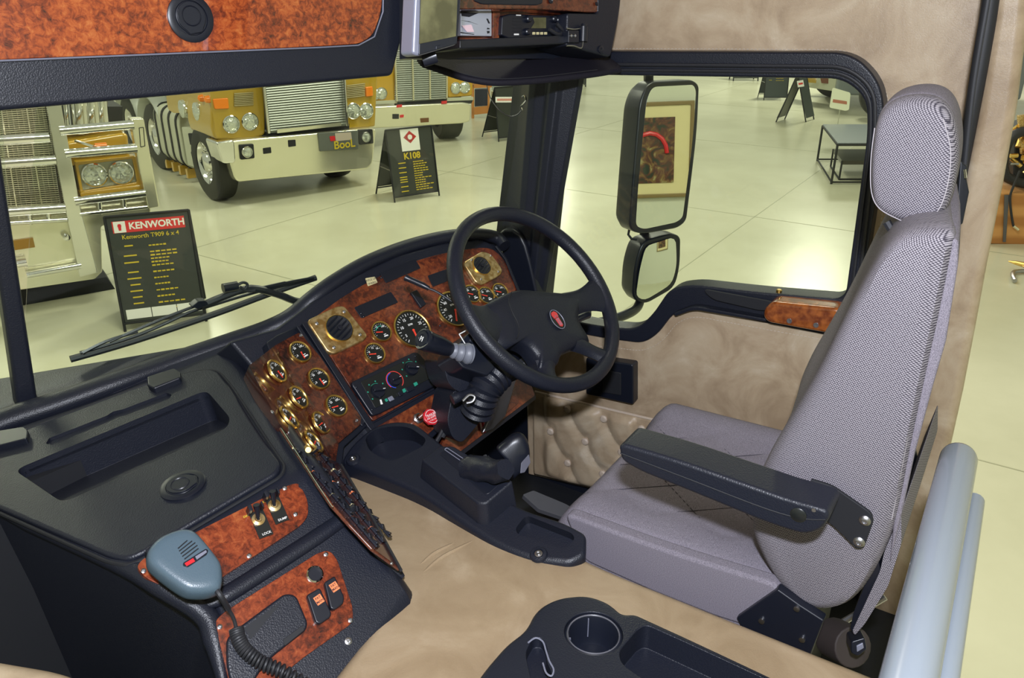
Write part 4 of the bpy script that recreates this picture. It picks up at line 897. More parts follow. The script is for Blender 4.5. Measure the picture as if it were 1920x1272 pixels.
# ================================================================ steering column and wheel
SWc = PD(1008.4, 555.8, 1.75); SWn = N(-4.7, 43.5); SW = (SWc, SWn); MS = frame(SWc, SWn)
sc = thing('steering_column', PD(930, 760, 1.75), 'black steering column shroud with gaiter, horn stalk and indicator lever', 'column')
ax0 = SWc-SWn*.03+MS.to_3x3()@Vector((0.0, -.045, 0))
bm = mb(); base = ax0-SWn*.26
def ell_ring(c, rx, ry, n=24): return [c+MS.to_3x3()@Vector((rx*cos(2*pi*k/n), ry*sin(2*pi*k/n), 0)) for k in range(n)]
V = grid(bm, [ell_ring(ax0-SWn*.02, .062, .058), ell_ring(ax0-SWn*.05, .075, .07), ell_ring(ax0-SWn*.13, .075, .065), ell_ring(ax0-SWn*.16, .06, .05), ell_ring(base, .05, .045)], closed=True)
bm.faces.new(V[0]); bm.faces.new(V[-1][::-1]); put('shroud', bm, BLACKS, sc, bev=.003)
# switch box at left of the column
PBx = (PD(880, 645, 1.66), N(-20, 35))
slab('switch_box', PBx, [(850, 655), (882, 622), (905, 650), (930, 690), (915, 705), (868, 690), (848, 668)], .006, 0, BLACKS, sc, th=.08, bev=.006, seg=3)
bm = mb(); tube(bm, [PP(861, 627, off(PBx, .001)), PP(882, 661, off(PBx, .001))], .0012, 6); tube(bm, [PP(861, 627, off(PBx, .001)), PP(874, 620, off(PBx, .001))], .0012, 6); put('white_line', bm, WHITE, sc)
screw(sc, 884, 638, off(PBx, .002), .0055, BLACKS)
slab('lower_shroud', (PD(880, 720, 1.72), N(-25, 20)), [(828, 672), (862, 690), (930, 706), (950, 700), (935, 740), (880, 745), (842, 725)], .02, 0, BLACK, sc, th=.10, bev=.015, seg=4)
slab('leg_shroud', (PD(880, 780, 1.74), N(-25, 18)), [(850, 730), (905, 745), (930, 735), (922, 765), (885, 810), (866, 832), (848, 822), (838, 790)], .015, 0, BLACK, sc, th=.09, bev=.012, seg=4)
bm = mb()
gp = [PD(845, 672, 1.68), PD(835, 655, 1.655)]
gpath = [PD(878, 668, 1.64), PD(868, 664, 1.635), PD(858, 660, 1.63), PD(848, 657, 1.625), PD(839, 655, 1.62)]
G2 = cat([PD(882, 664, 1.65), PD(866, 662, 1.64), PD(850, 658, 1.63), PD(838, 655, 1.622)], 8, False)
tube(bm, G2, [(.024-.012*i/len(G2))*(1 if (i//3) % 2 else .88) for i in range(len(G2))], 20); put('gaiter', bm, mat('grey_rubber', (.16, .17, .21), .45), sc)
bm = mb(); st = [PD(846, 657, 1.63), PD(822, 647, 1.60), PD(800, 640, 1.575), PD(795, 637, 1.57)]
tube(bm, cat(st, 4, False), [.011, .015, .017, .018, .019, .0195, .020, .021, .021, .021, .022, .022, .022], 22); hs = put('horn_stalk', bm, BLACKS, sc)
pe = PD(795, 637, 1.57); dn = (PD(795, 637, 1.57)-PD(822, 647, 1.60)).normalized()
MH = frame(pe+dn*.0, dn)
bm = mb(); lathe(bm, [(.022, 0), (.0215, .004), (.018, .005), (.017, .003), (.0165, .003), (.0155, .007), (.009, .0075), (.008, .006), (0, .006)], MH, 30); put('stalk_button', bm, BLACKS, hs)
bm = mb(); box(bm, (-.002, 0, .0078), (.0015, .010, .0006), MH); box(bm, (.001, 0, .0078), (.006, .0015, .0006), MH); box(bm, (.0045, .0, .0078), (.0015, .010, .0006), MH); box(bm, (.001, .003, .0078), (.005, .001, .0006), MH); put('horn_mark', bm, WHITE, hs, smooth=False)
# wiper/turn lever to upper left, right lever
bm = mb(); tube(bm, cat([PD(880, 585, 1.72), PD(850, 567, 1.72), PD(820, 548, 1.72), PD(803, 541, 1.72)], 4, False), .0028, 8); tube(bm, cat([PD(804, 541, 1.72), PD(790, 534, 1.72), PD(765, 523, 1.72), PD(759, 520, 1.72)], 4, False), [.0055]*3+[.0065]*6+[.0075]*3+[.004], 14); put('lever', bm, BLACKS, sc)
bm = mb(); tube(bm, [PD(1060, 610, 1.80), PD(1098, 592, 1.86), PD(1102, 591, 1.87)], [.006, .009, .009], 14); put('lever', bm, BLACKS, sc)
# boot with folds and knob lever
bm = mb(); bp = cat([PD(935, 700, 1.72), PD(915, 722, 1.70), PD(905, 742, 1.70), PD(893, 775, 1.72)], 6, False)
tube(bm, bp, [.033+.0045*((i//1) % 2) for i in range(len(bp))], 26); put('boot', bm, BLACK, sc)
bm = mb(); tube(bm, cat([PD(848, 750, 1.64), PD(865, 742, 1.65), PD(890, 732, 1.68), PD(905, 725, 1.70)], 5, False), [.011]*5+[.0085]*11, 14); put('tilt_lever', bm, BLACK, sc)
bm = mb(); tube(bm, cat([PD(868, 752, 1.63), PD(880, 741, 1.63), PD(890, 744, 1.63), PD(886, 753, 1.63), PD(875, 756, 1.63)], 5, False), .003, 8); put('cable_loop', bm, STEEL, sc)
for pts in (((847, 705), (848, 730), (842, 760), (845, 790), (830, 820)), ((852, 706), (851, 740), (838, 790), (820, 826), (808, 840)), ((930, 712), (950, 705), (975, 692), (1000, 670))):
    bm = mb(); tube(bm, cat([PD(x, y, 1.76) for x, y in pts], 5, False), .005 if pts[0][0] < 900 else .018, 8); put('cable' if pts[0][0] < 900 else 'column_tube', bm, NET, sc)
bm = mb(); pl_ = (PD(945, 770, 1.88), N(-20, 10)); prism(bm, tr(pl_, (945, 700), (975, 690), (948, 780), (925, 805), (905, 812), (930, 760)), -pl_[1]*.01); put('column_bracket', bm, STEEL, sc, bev=.002)

wh = thing('steering_wheel', SWc, 'large black four-spoke steering wheel with an oval red emblem on its hub', 'steering wheel')
bm = mb(); RW = .2135; rr_ = .0165
rows = []
for k in range(72):
    t = 2*pi*k/72; c = Vector((RW*cos(t), RW*sin(t), 0)); u = Vector((cos(t), sin(t), 0)); rows.append([MS@(c+u*rr_*cos(2*pi*j/16)+Vector((0, 0, rr_*1.05*sin(2*pi*j/16)))) for j in range(16)])
V = [[bm.verts.new(p) for p in r] for r in rows]
for i in range(72):
    for j in range(16): a, b = V[i], V[(i+1) % 72]; l = (j+1) % 16; bm.faces.new((a[j], a[l], b[l], b[j]))
put('rim', bm, BLACK, wh)
def wl(pts, h=0): return [MS.inverted()@PP(x, y, off(SW, h)) for x, y in pts]
# hub pad: outline traced in the wheel plane, domed
pad_o = [(912, 575), (935, 556), (975, 541), (1020, 543), (1075, 548), (1100, 552), (1092, 575), (1091, 600), (1110, 637), (1085, 648), (1058, 662), (1048, 682), (1018, 692), (1012, 670), (995, 648), (972, 640), (952, 652), (930, 640), (925, 605)]
q = cat([MS@Vector((v.x, v.y, -.010)) for v in wl(pad_o)], 4); qc = sum(q, Vector())/len(q)
bm = mb(); V = grid(bm, [[qc+(p-qc)*.96-SWn*.035 for p in q], [p-SWn*.02 for p in q], [p for p in q], [qc+(p-qc)*.94+SWn*.007 for p in q], [qc+(p-qc)*.75+SWn*.012 for p in q], [qc+(p-qc)*.4+SWn*.014 for p in q]], closed=True)
bm.faces.new(V[0][::-1]); cv = bm.verts.new(qc+SWn*.0145)
for i in range(len(q)): bm.faces.new((V[-1][i], V[-1][(i+1) % len(q)], cv))
hub = put('hub_pad', bm, BLACK, wh)
bm = mb(); sm = [p+SWn*.012 for p in cat([PP(x, y, off(SW, -.004)) for x, y in ((953, 553), (948, 570), (955, 592), (965, 612), (966, 632), (962, 640))], 6, False)]; tube(bm, sm, .0012, 6); put('hub_seam', bm, DARK, hub)
# spokes: tapered, from pad to rim
def spoke(rim_px, rim_px2, in1, in2, lab=None):
    ra = MS.inverted()@PP(*rim_px, SW); rb = MS.inverted()@PP(*rim_px2, SW)
    a = atan2(ra.y, ra.x); b = atan2(rb.y, rb.x)
    o1, o2 = Vector((RW*cos(a), RW*sin(a), 0)), Vector((RW*cos(b), RW*sin(b), 0))
    i1, i2 = wl([in1, in2]); bm = mb(); rows = []
    for k in range(11):
        t = k/10; p = i1.lerp(o1, t); r = i2.lerp(o2, t); mid = (p+r)/2; w = 1-.28*sin(pi*t); z = -.012*(1-t)-.004*sin(pi*t)
        p = mid+(p-mid)*w; r = mid+(r-mid)*w; row = []
        for s, zz in ((0, 0), (.12, .008), (.35, .012), (.65, .012), (.88, .008), (1, 0), (.88, -.008), (.5, -.014), (.12, -.008)):
            v = p.lerp(r, s); row.append(MS@Vector((v.x, v.y, z+zz)))
        rows.append(row)
    V = grid(bm, rows, closed=True); bm.faces.new(V[0]); bm.faces.new(V[-1][::-1]); put('spoke', bm, BLACK, wh)
spoke((1102, 520), (1148, 590), (1060, 545), (1085, 588))
spoke((872, 560), (930, 668), (935, 552), (965, 645))
spoke((1008, 722), (1060, 735), (1010, 672), (1048, 680))
spoke((1150, 665), (1140, 690), (1085, 618), (1080, 655))
# emblem: oval, red grille shape under a ribbon
pe = PP(1044, 600, off(SW, .006)); ME = frame(pe, SWn)
bm = mb(); 
def oval(rx, ry, z, n=32): return [ME@Vector((rx*cos(2*pi*k/n), ry*sin(2*pi*k/n), z)) for k in range(n)]
prism(bm, oval(.0175, .0235, -.006), SWn*.008); em = put('emblem', bm, FACE, hub, bev=.0008)
bm = mb(); V_ = oval(.0175, .0235, .0024); tube(bm, V_+[V_[0]], .0009, 6, caps=False); put('emblem_rim', bm, SILV, em)
bm = mb(); z_ = .0022
for q_ in ([(-.0095, .014), (-.006, .019), (.003, .0195), (.009, .014), (.007, .004), (-.008, .004)], [(-.006, .003), (.006, .003), (.005, -.016), (0, -.019), (-.005, -.016)]): prism(bm, [ME@Vector((x, y, z_)) for x, y in q_], SWn*.0012)
put('emblem_badge', bm, mat('emblem_red', (.62, .05, .05), .35), em, smooth=False)
bm = mb()
for k in range(4): box(bm, (-.0035+k*.0023, -.006, .0036), (.0006, .018, .0004), ME)
tube(bm, [ME@Vector((-.006, .006, .0038)), ME@Vector((0, .009, .0038)), ME@Vector((.006, .006, .0038))], .0007, 5)
put('emblem_lines', bm, SILV, em, smooth=False)

# ================================================================ engine cover
CZ = 1.86
bm = mb(); ov = rnd([PZ(638, 868, CZ), Vector((1.09, 1.08, CZ)), Vector((1.06, .66, CZ)), Vector((1.035, .5, CZ)), Vector((1.04, -.15, CZ)), Vector((.45, -.15, CZ)), PZ(560, 1345, CZ), PZ(690, 1180, CZ), PZ(735, 1100, CZ), PZ(690, 1000, CZ), PZ(645, 900, CZ)], [0, 0, .06, .2, 0, 0, 0, .03, .03, .1, 0], 6)
prism(bm, ov, Vector((0, 0, -.52))); ec = put('engine_cover', bm, TANB, bev=.022, seg=6); tag(ec, 'broad brown-tan leather engine cover sloping between dashboard and driver seat', 'engine cover')
bm = mb(); 
for a, b, c in (((795, 1075), (830, 1045), (885, 1018)), ((790, 1060), (815, 1038), (850, 1022))): tube(bm, cat([PZ(*a, CZ-.0035), PZ(*b, CZ-.001), PZ(*c, CZ-.0035)], 6, False), .004, 8)
put('crease', bm, TANB, ec)
POCK = []
# passenger side tan edge at lower left
bm = mb(); q = rnd([PZ(-200, 1190, 1.98), PZ(20, 1228, 1.98), PZ(130, 1246, 1.98), PZ(230, 1300, 1.98), PZ(200, 1500, 1.98), PZ(-200, 1500, 1.98)], [0, .05, .05, .05, 0, 0], 6)
prism(bm, q, Vector((0, 0, -.14))); tag(put('passenger_seat', bm, TAN, bev=.03, seg=6), 'rounded tan leather seat edge at the lower left corner beside the glovebox side', 'seat')
# ================================================================ gear console
CT = plane3(PZ(655, 868, 1.895), PZ(1050, 1040, 1.874), PZ(760, 795, 1.94))
gc = thing('gear_console', PZ(860, 930, 1.78), 'long black moulded gear console with cup recess, tray and gear lever on the tan cover', 'console')
out = rnd(tr(CT, (640, 862), (658, 834), (696, 800), (735, 788), (778, 790), (835, 836), (905, 890), (938, 930), (985, 955), (1060, 978), (1100, 1000), (1099, 1040), (1070, 1056), (1000, 1050), (930, 1022), (860, 975), (790, 925), (690, 882)), [.01, .03, .04, .04, .04, .03, .03, .03, .03, .04, .010, .012, .012, .05, .1, .1, .1, .05], 6)
bm = mb(); prism(bm, out, Vector((0, 0, -.11))); gb = put('console_body', bm, BLACK, gc, bev=.013, seg=5)
cutp = lambda pts, r, d: rec(CT, pts, r, d)
cut(gb, [cutp([(684, 822), (700, 806), (735, 799), (768, 801), (800, 824), (792, 838), (740, 864), (722, 862), (692, 846)], [.01, .02, .03, .03, .015, .008, .01, .01, .02], .045), cutp([(986, 966), (1072, 1000), (1078, 1010), (1062, 1030), (1040, 1026), (972, 1004), (966, 992)], .012, .022)])
# raised shifter box
bx = rnd(tr(off(CT, .040), (790, 862), (826, 836), (850, 836), (962, 902), (912, 944), (896, 944)), .006, 4); bm = mb(); c_ = sum(bx, Vector())/len(bx)
V = grid(bm, [bx, [c_+(p-c_)*1.10+Vector((0, 0, -.055)) for p in bx]], closed=True); bm.faces.new(V[0]); put('shifter_box', bm, BLACK, gc, bev=.005, seg=4)
slab('shift_gate', off(CT, .040), [(822, 850), (840, 842), (940, 905), (912, 930)], .01, .001, BLACKS, gc, th=.003, bev=.001)
bm = mb(); sl_ = rnd(tr(off(CT, .043), (833, 843), (838, 840), (874, 864), (872, 870)), .003, 4); tube(bm, sl_+[sl_[0]], .0009, 6, caps=False); put('gate_slot', bm, SILV, gc)
# gaiter, wrinkled
bm = mb(); ga = cat([PP(880, 880, off(CT, .035)), PP(905, 880, off(CT, .055)), PP(930, 885, off(CT, .07)), PP(948, 880, off(CT, .09))], 5, False)
random.seed(7)
n_ = len(ga); rg = []; t0 = (ga[1]-ga[0]).normalized(); nx_ = t0.cross(Vector((0, 0, 1))).normalized()
for i, p in enumerate(ga):
    t = (ga[min(i+1, n_-1)]-ga[max(i-1, 0)]).normalized(); nx_ = (nx_-t*nx_.dot(t)).normalized(); ny_ = t.cross(nx_)
    r_ = .027-.009*(i/n_); rg.append([bm.verts.new(p+(nx_*cos(2*pi*k/18)+ny_*sin(2*pi*k/18))*r_*(1+.07*sin(5*2*pi*k/18+i*.9)+.03*random.uniform(-1, 1))) for k in range(18)])
for i in range(n_-1):
    for k in range(18): l = (k+1) % 18; bm.faces.new((rg[i][k], rg[i][l], rg[i+1][l], rg[i+1][k]))
bm.faces.new(rg[0]); bm.faces.new(rg[-1][::-1]); put('gaiter', bm, BLACK, gc)
# gear knob
KB = (PD(962, 865, 1.60), N(-50, 18))
bm = mb(); ko = cat(tr(KB, (932, 845), (945, 832), (962, 818), (980, 815), (992, 830), (996, 858), (990, 880), (972, 895), (955, 912), (938, 915), (930, 902), (940, 880), (944, 862)), 4); kc = sum(ko, Vector())/len(ko)
V = grid(bm, [[kc+(p-kc)*.78+KB[1]*.004 for p in ko], [kc+(p-kc)*.96-KB[1]*.004 for p in ko], [p-KB[1]*.018 for p in ko], [kc+(p-kc)*.95-KB[1]*.034 for p in ko], [kc+(p-kc)*.7-KB[1]*.042 for p in ko]], closed=True); bm.faces.new(V[0]); bm.faces.new(V[-1][::-1])
kn = put('gear_lever', bm, BLACKS, gc, sub=1)
slab('lever_button', off(KB, .003), [(948, 868), (958, 858), (962, 880), (952, 888)], .004, .002, BLACKS, kn, th=.006, bev=.002)
slab('shift_pattern', (PD(985, 870, 1.58), N(10, 20)), [(978, 868), (992, 852), (995, 868), (984, 886), (976, 888)], .003, .002, SILV, kn, th=.001, bev=.0005)
bm = mb(); tube(bm, cat([PP(933, 905, off(KB, .002)), PP(938, 914, off(KB, .002)), PP(955, 914, off(KB, .002))], 4, False), .0012, 6); put('knob_seam', bm, SILV, kn)
def boss(par, x, y, pl, R, m=STEEL):
    M = frame(PP(x, y, pl), pl[1]); bm = mb(); lathe(bm, [(R*2.2, -.001), (R*1.9, .003), (R*1.2, .004), (R*1.1, .001), (0, .001)], M, 26); b_ = put('screw_boss', bm, BLACK, par)
    bm = mb(); lathe(bm, [(R, .001), (R*.95, .003), (R*.6, .0035), (R*.4, .002), (R*.2, .0034), (0, .0034)], M, 18); put('screw', bm, m, b_)
boss(gc, 662, 862, off(CT, .001), .007); boss(gc, 1010, 1040, off(CT, .001), .0075)
# pedals
for q, d in (([(876, 876), (912, 850), (932, 888), (905, 905)], 1.98),):
    pp_ = (PD(905, 878, d), N(-8, 50)); pd_ = thing('brake_pedal', PP(905, 895, pp_), 'ribbed black pedal in the dark footwell behind the gear lever', 'pedal')
    slab('pedal_pad', pp_, q, .006, 0, mat('pedal_rubber', (.05, .05, .055), .6), pd_, th=.015, bev=.003)
    for k in range(6): 
        a = PP(883+k*6.5, 876-k*4.2, off(pp_, .001)); b = PP(905+k*5, 898-k*3, off(pp_, .001)); bm = mb(); tube(bm, [a, b], .0015, 6); put('pedal_rib', bm, NET, pd_)
    bm = mb(); tube(bm, [PP(905, 878, off(pp_, -.015)), PP(905, 878, off(pp_, -.015))+Vector((0, .16, -.10))], .010, 8); put('pedal_arm', bm, BLACKS, pd_)
pp_ = (PD(1040, 940, 1.95), N(-10, 70)); pd_ = thing('accelerator_pedal', PP(1040, 950, pp_), 'long worn treadle pedal on the footwell floor in front of the seat', 'pedal')
slab('treadle', pp_, [(980, 928), (1000, 920), (1060, 945), (1100, 968), (1070, 975), (1010, 955)], .004, 0, mat('worn_pedal_rubber', (.07, .07, .08), .6), pd_, th=.012, bev=.003)
bm = mb(); tube(bm, [PP(1000, 935, off(pp_, -.012)), PP(1000, 935, off(pp_, -.06))], .012, 8); put('pedal_mount', bm, BLACKS, pd_)
# ================================================================ rear cup-holder console
RC = (Vector((0, 0, 1.905)), Vector((0, 0, 1)))
rc = thing('cup_holder_console', PZ(1100, 1250, 1.80), 'black moulded console with round cup holder and tray at the bottom edge of the picture', 'console')
out = rnd(tr(RC, (860, 1330), (900, 1262), (950, 1205), (985, 1180), (1005, 1140), (1045, 1118), (1100, 1113), (1140, 1126), (1168, 1150), (1190, 1148), (1300, 1198), (1475, 1280), (1560, 1340), (1400, 1480), (900, 1480)), [0, .05, .05, .03, .03, .03, .04, .03, .02, .01, .05, .03, .03, 0, 0], 6)
bm = mb(); prism(bm, out, Vector((0, 0, -.09))); rb = put('console_body', bm, BLACK, rc, bev=.010, seg=5)
cc = PP(1113, 1187, RC)
def cyl(c, r, d): b = mb(); prism(b, [c+Vector((r*cos(2*pi*k/40), r*sin(2*pi*k/40), .03)) for k in range(40)], Vector((0, 0, -(d+.03)))); return b
cut(rb, [cyl(cc, .044, .058), rec(RC, [(1160, 1222), (1196, 1180), (1212, 1172), (1310, 1216), (1470, 1290), (1520, 1340), (1420, 1420), (1166, 1246)], [.02, .015, .01, .05, .02, .02, 0, .02], .045), rec(RC, [(985, 1222), (1000, 1196), (1016, 1196), (1026, 1214), (1024, 1240), (1036, 1262), (1026, 1290), (1000, 1290), (990, 1250)], .012, .02)])
bm = mb(); lathe(bm, [(.0435, -.004), (.0400, -.002), (.0375, -.006), (.036, -.052), (.034, -.056), (0, -.056)], Matrix.Translation(cc), 44); cu = put('cup_insert', bm, BLACKS, rc)
bm = mb(); lathe(bm, [(.0405, -.0025), (.0392, -.0008), (.0378, -.0025)], Matrix.Translation(cc), 44); put('insert_rim', bm, mat('grey_ring', (.10, .10, .12), .3), cu)
bm = mb()
for t in (40, 130, 250): box(bm, (.0358, 0, -.024), (.002, .0015, .036), Matrix.Translation(cc)@Matrix.Rotation(radians(t), 4, 'Z'))
put('insert_rib', bm, SILV, cu, smooth=False)
bm = mb(); q = cat([PP(x, y, off(RC, .001)) for x, y in ((990, 1206), (1004, 1197), (1018, 1204), (1024, 1222), (1030, 1240), (1038, 1256), (1034, 1268), (1024, 1262), (1018, 1244))], 5, False); tube(bm, q, .0014, 6); put('recess_edge', bm, SILV, rc)

def shrink(pts, k):
    c = sum(pts, Vector())/len(pts); return [c+(p-c)*k for p in pts]
GO = [Vector((p.x, p.y, 1.95)) for p in tr(CT, (650, 866), (705, 812), (735, 802), (772, 804), (835, 844), (905, 896), (938, 938), (1060, 984), (1090, 1004), (1088, 1028), (1060, 1042), (1000, 1042), (930, 1014), (860, 967), (790, 917), (690, 875))]
RO = [Vector((p.x, p.y, 1.95)) for p in tr(RC, (905, 1272), (955, 1215), (992, 1184), (1012, 1148), (1050, 1126), (1098, 1122), (1134, 1134), (1162, 1158), (1190, 1156), (1300, 1206), (1465, 1284), (1540, 1340), (1400, 1460), (920, 1460))]
bs_ = []
for P_o, zz in ((GO, 1.785), (RO, 1.812)):
    b_ = mb(); prism(b_, P_o, Vector((0, 0, zz-1.95))); bs_.append(b_)
cut(ec, bs_)
# ================================================================ driver seat
XS = 1.12
PS = (Vector((XS, 0, 0)), Vector((-1, 0, 0)))
seat = thing('driver_seat', (1.37, .35, 1.36), 'grey fabric driver seat with mesh-weave backrest, headrest and black armrest', 'seat')
def sprism(nm, px_, X0, w, m, par, r, bev, seg=6, lab=None, **k):
    pl = (Vector((X0, 0, 0)), Vector((-1, 0, 0))); q = rnd(tr(pl, *px_), r, 6) if r else tr(pl, *px_); bm = mb(); prism(bm, q, Vector((w, 0, 0))); return put(nm, bm, m, par, bev=bev, seg=seg, label=lab, **k)
# cushion: grid with bolsters and quilting
bm = mb(); rows = []
Yf, Yr = .635, .17; X0, X1 = XS-.005, 1.655
for i in range(41):
    t = i/40; Y_ = Yf+(Yr-Yf)*t; row = []
    ztop = 1.868+.012*t-.05*max(0, 1-t/.10)**2
    for j in range(61):
        s = j/60; X_ = X0+(X1-X0)*s; e = min(s, 1-s)
        z = ztop-.05*max(0, 1-e/.06)**2+.016*exp(-((s-.9)/.10)**2)+.006*exp(-((s-.12)/.08)**2)
        a = ((X_-1.37)*1.0+(Y_-.4)*.8)/.115; b = ((X_-1.37)*1.0-(Y_-.4)*.8)/.115
        if .16 < s < .84: z -= .0035*(max(0, 1-abs(a-round(a))/.07)+max(0, 1-abs(b-round(b))/.07))
        row.append(Vector((X_, Y_, z)))
    rows.append([Vector((X0, Y_, 1.70))]+row+[Vector((X1, Y_, 1.70))])
fr = [Vector((v.x, Yf+.004, 1.70)) for v in rows[0]]
grid(bm, [fr]+rows+[[Vector((v.x, Yr, 1.70)) for v in rows[0]]]); put('cushion', bm, FAB, seat)
# cushion thread lines
bm = mb()
def cz(X_, Y_): t = (Yf-Y_)/(Yf-Yr); return 1.868+.012*t+.0005
for u in (-1, 0, 1, 2):
    for sg in (1, -1):
        pts = []
        for k in range(30):
            Y_ = .20+k*.0135; X_ = 1.37-sg*(Y_-.4)*.8+u*.115
            if X0+.09 < X_ < X1-.09: pts.append(Vector((X_, Y_, cz(X_, Y_)-.002)))
        if len(pts) > 2: tube(bm, pts, .0009, 5)
tube(bm, [Vector((X0+.085, y, cz(0, y)+.0015)) for y in (.60, .5, .4, .3, .2)], .0009, 5)
put('cushion_stitching', bm, THREAD, seat)
sprism('cushion_side', [(1056, 962), (1092, 1052), (1220, 1110), (1340, 1158), (1440, 1190), (1464, 1108), (1447, 1094), (1250, 1034)], XS-.010, .03, FAB, seat, [.02, .02, 0, 0, 0, .01, .01, .1], .012)
# backrest
bk_px = [(1408, 985), (1414, 930), (1440, 868), (1480, 800), (1530, 712), (1585, 600), (1632, 512), (1662, 468), (1700, 442), (1760, 436), (1788, 450), (1782, 500), (1762, 600), (1737, 713), (1708, 850), (1684, 970), (1650, 1060), (1606, 1128), (1560, 1152), (1500, 1142), (1450, 1095), (1415, 1030)]
pl = (Vector((XS-.005, 0, 0)), Vector((-1, 0, 0)))
q = cat(tr(pl, *bk_px), 4); qc = sum(q, Vector())/len(q)
bm = mb(); L_ = []
for dx, s in ((-.0, .86), (.006, .95), (.02, 1.0), (.05, 1.01), (.12, .985), (.25, .97), (.38, .985), (.45, 1.0), (.485, .98), (.495, .9)):
    c = qc+Vector((0, 0, 0)); L_.append([Vector((p.x+dx, c.y+(p.y-c.y)*(1-(1-s)*2.2)+.10*dx, c.z+(p.z-c.z)*(1-(1-s)*.45))) for p in q])
V = grid(bm, L_, closed=True); bm.faces.new(V[0]); bm.faces.new(V[-1][::-1]); br = put('backrest', bm, FABM, seat)
# plain rear half of the backrest
back_px = [(1766, 440), (1798, 452), (1796, 500), (1774, 640), (1748, 730), (1716, 850), (1690, 970), (1668, 1060), (1676, 970), (1700, 850), (1728, 713), (1752, 600), (1768, 500)]
q = tr((Vector((XS+.012, 0, 0)), Vector((-1, 0, 0))), *back_px); bm = mb()
V = grid(bm, [[Vector((p.x+dx, p.y+dy, p.z)) for p in q] for dx, dy in ((0, 0), (.10, .008), (.23, .022), (.36, .040), (.44, .06))], closed=True); bm.faces.new(V[0]); bm.faces.new(V[-1][::-1]); put('backrest_rear_cover', bm, FAB, seat, bev=.006, seg=4, label='plain grey rear cover')
bm = mb(); tube(bm, cat(tr((Vector((XS+.004, 0, 0)), Vector((-1, 0, 0))), (1762, 455), (1760, 520), (1745, 610), (1722, 713), (1696, 850), (1672, 975)), 6, False), .0007, 5); put('backrest_seam', bm, STITG, seat)
# map pocket flap
sprism('pocket_flap', [(1658, 1035), (1650, 1072), (1614, 1150), (1598, 1184), (1603, 1192), (1622, 1170), (1665, 1100), (1690, 1020), (1690, 960)], XS+.02, .40, FABM, seat, .008, .004)
sprism('pocket_lining', [(1645, 1040), (1600, 1150), (1594, 1180), (1600, 1188), (1652, 1075)], XS+.03, .38, BLACKS, seat, .005, .003)
# headrest
XH = 1.235
hp = [(1632, 268), (1640, 225), (1662, 196), (1700, 182), (1746, 184), (1776, 206), (1792, 250), (1794, 310), (1780, 380), (1756, 418), (1728, 428), (1680, 420), (1640, 398), (1629, 360), (1628, 310)]
q = cat(tr((Vector((XH, 0, 0)), Vector((-1, 0, 0))), *hp), 4); qc = sum(q, Vector())/len(q)
bm = mb(); V = grid(bm, [[Vector((p.x+dx, qc.y+(p.y-qc.y)*s, qc.z+(p.z-qc.z)*s)) for p in q] for dx, s in ((-.004, .3), (-.002, .7), (0, .85), (.008, .94), (.02, .99), (.035, 1.0))]+[[Vector((p.x+.05, qc.y+(p.y-qc.y)*1.0, qc.z+(p.z-qc.z)*1.0)) for p in q]], closed=True); bm.faces.new(V[0]); bm.faces.new(V[-1][::-1])
hr = put('headrest', bm, FABM, seat, sub=1)
hq = [Vector((p.x, p.y, p.z)) for p in q]
bm = mb(); V = grid(bm, [[Vector((p.x+dx, qc.y+.06*dx+(p.y-qc.y)*s, qc.z+(p.z-qc.z)*s)) for p in q] for dx, s in ((.030, .98), (.045, 1.0), (.07, 1.02), (.13, 1.03), (.18, 1.0), (.215, .93), (.225, .75))], closed=True); bm.faces.new(V[0]); bm.faces.new(V[-1][::-1])
put('headrest_rear_cover', bm, FAB, seat, sub=1, label='plain grey fabric rear of headrest')
bm = mb(); tube(bm, cat([PX(x, y, XH-.001) for x, y in ((1640, 240), (1633, 300), (1634, 360), (1650, 392), (1690, 414))], 5, False), .0007, 5); tube(bm, cat([PX(x, y, XH-.0) for x, y in ((1768, 222), (1782, 280), (1778, 340), (1762, 390), (1735, 420))], 5, False), .0007, 5); put('headrest_seam', bm, STITG, hr)
bm = mb(); tube(bm, cat([PX(x, y, XH+.03) for x, y in ((1662, 416), (1676, 434), (1700, 428), (1740, 432), (1766, 434))], 4, False), .006, 7); tube(bm, [PX(1672, 430, XH+.02), PX(1674, 445, XH+.02)], .003, 5); put('headrest_strap', bm, NET, seat)
bm = mb(); tube(bm, [PX(1730, 400, 1.33), PX(1738, 470, 1.33)], .010, 10); tube(bm, [PX(1730, 400, 1.42), PX(1738, 470, 1.42)], .010, 10); put('headrest_post', bm, BLACKS, seat)
# armrest
ar_px = [(1160, 828), (1176, 818), (1250, 836), (1500, 905), (1545, 920), (1557, 940), (1552, 968), (1538, 998), (1505, 1006), (1440, 985), (1300, 926), (1200, 886), (1166, 862)]
AX = XS-.115
pl = (Vector((AX, 0, 0)), Vector((-1, 0, 0)))
ar_px = [(1159, 838), (1168, 834), (1270, 864), (1480, 938), (1525, 950), (1550, 958), (1556, 972), (1540, 996), (1508, 1005), (1440, 984), (1300, 926), (1200, 886), (1164, 864)]
am = sprism('armrest', ar_px, AX, .068, BLACK, seat, [.005, .006, .03, .03, .01, .005, .01, .02, .02, .03, .05, .02, .01], .009, 5)
bm = mb(); tube(bm, cat(tr((Vector((AX-.0005, 0, 0)), Vector((-1, 0, 0))), (1163, 850), (1200, 864), (1300, 902), (1430, 952), (1500, 972), (1548, 975)), 5, False), .0011, 5); put('armrest_seam', bm, DARK, am)
M = frame(PX(1497, 966, AX), (-1, 0, 0)); bm = mb(); lathe(bm, [(.0115, -.002), (.0115, .001), (.010, .0022), (0, .0026)], M, 28); put('armrest_cap', bm, FACE, am)
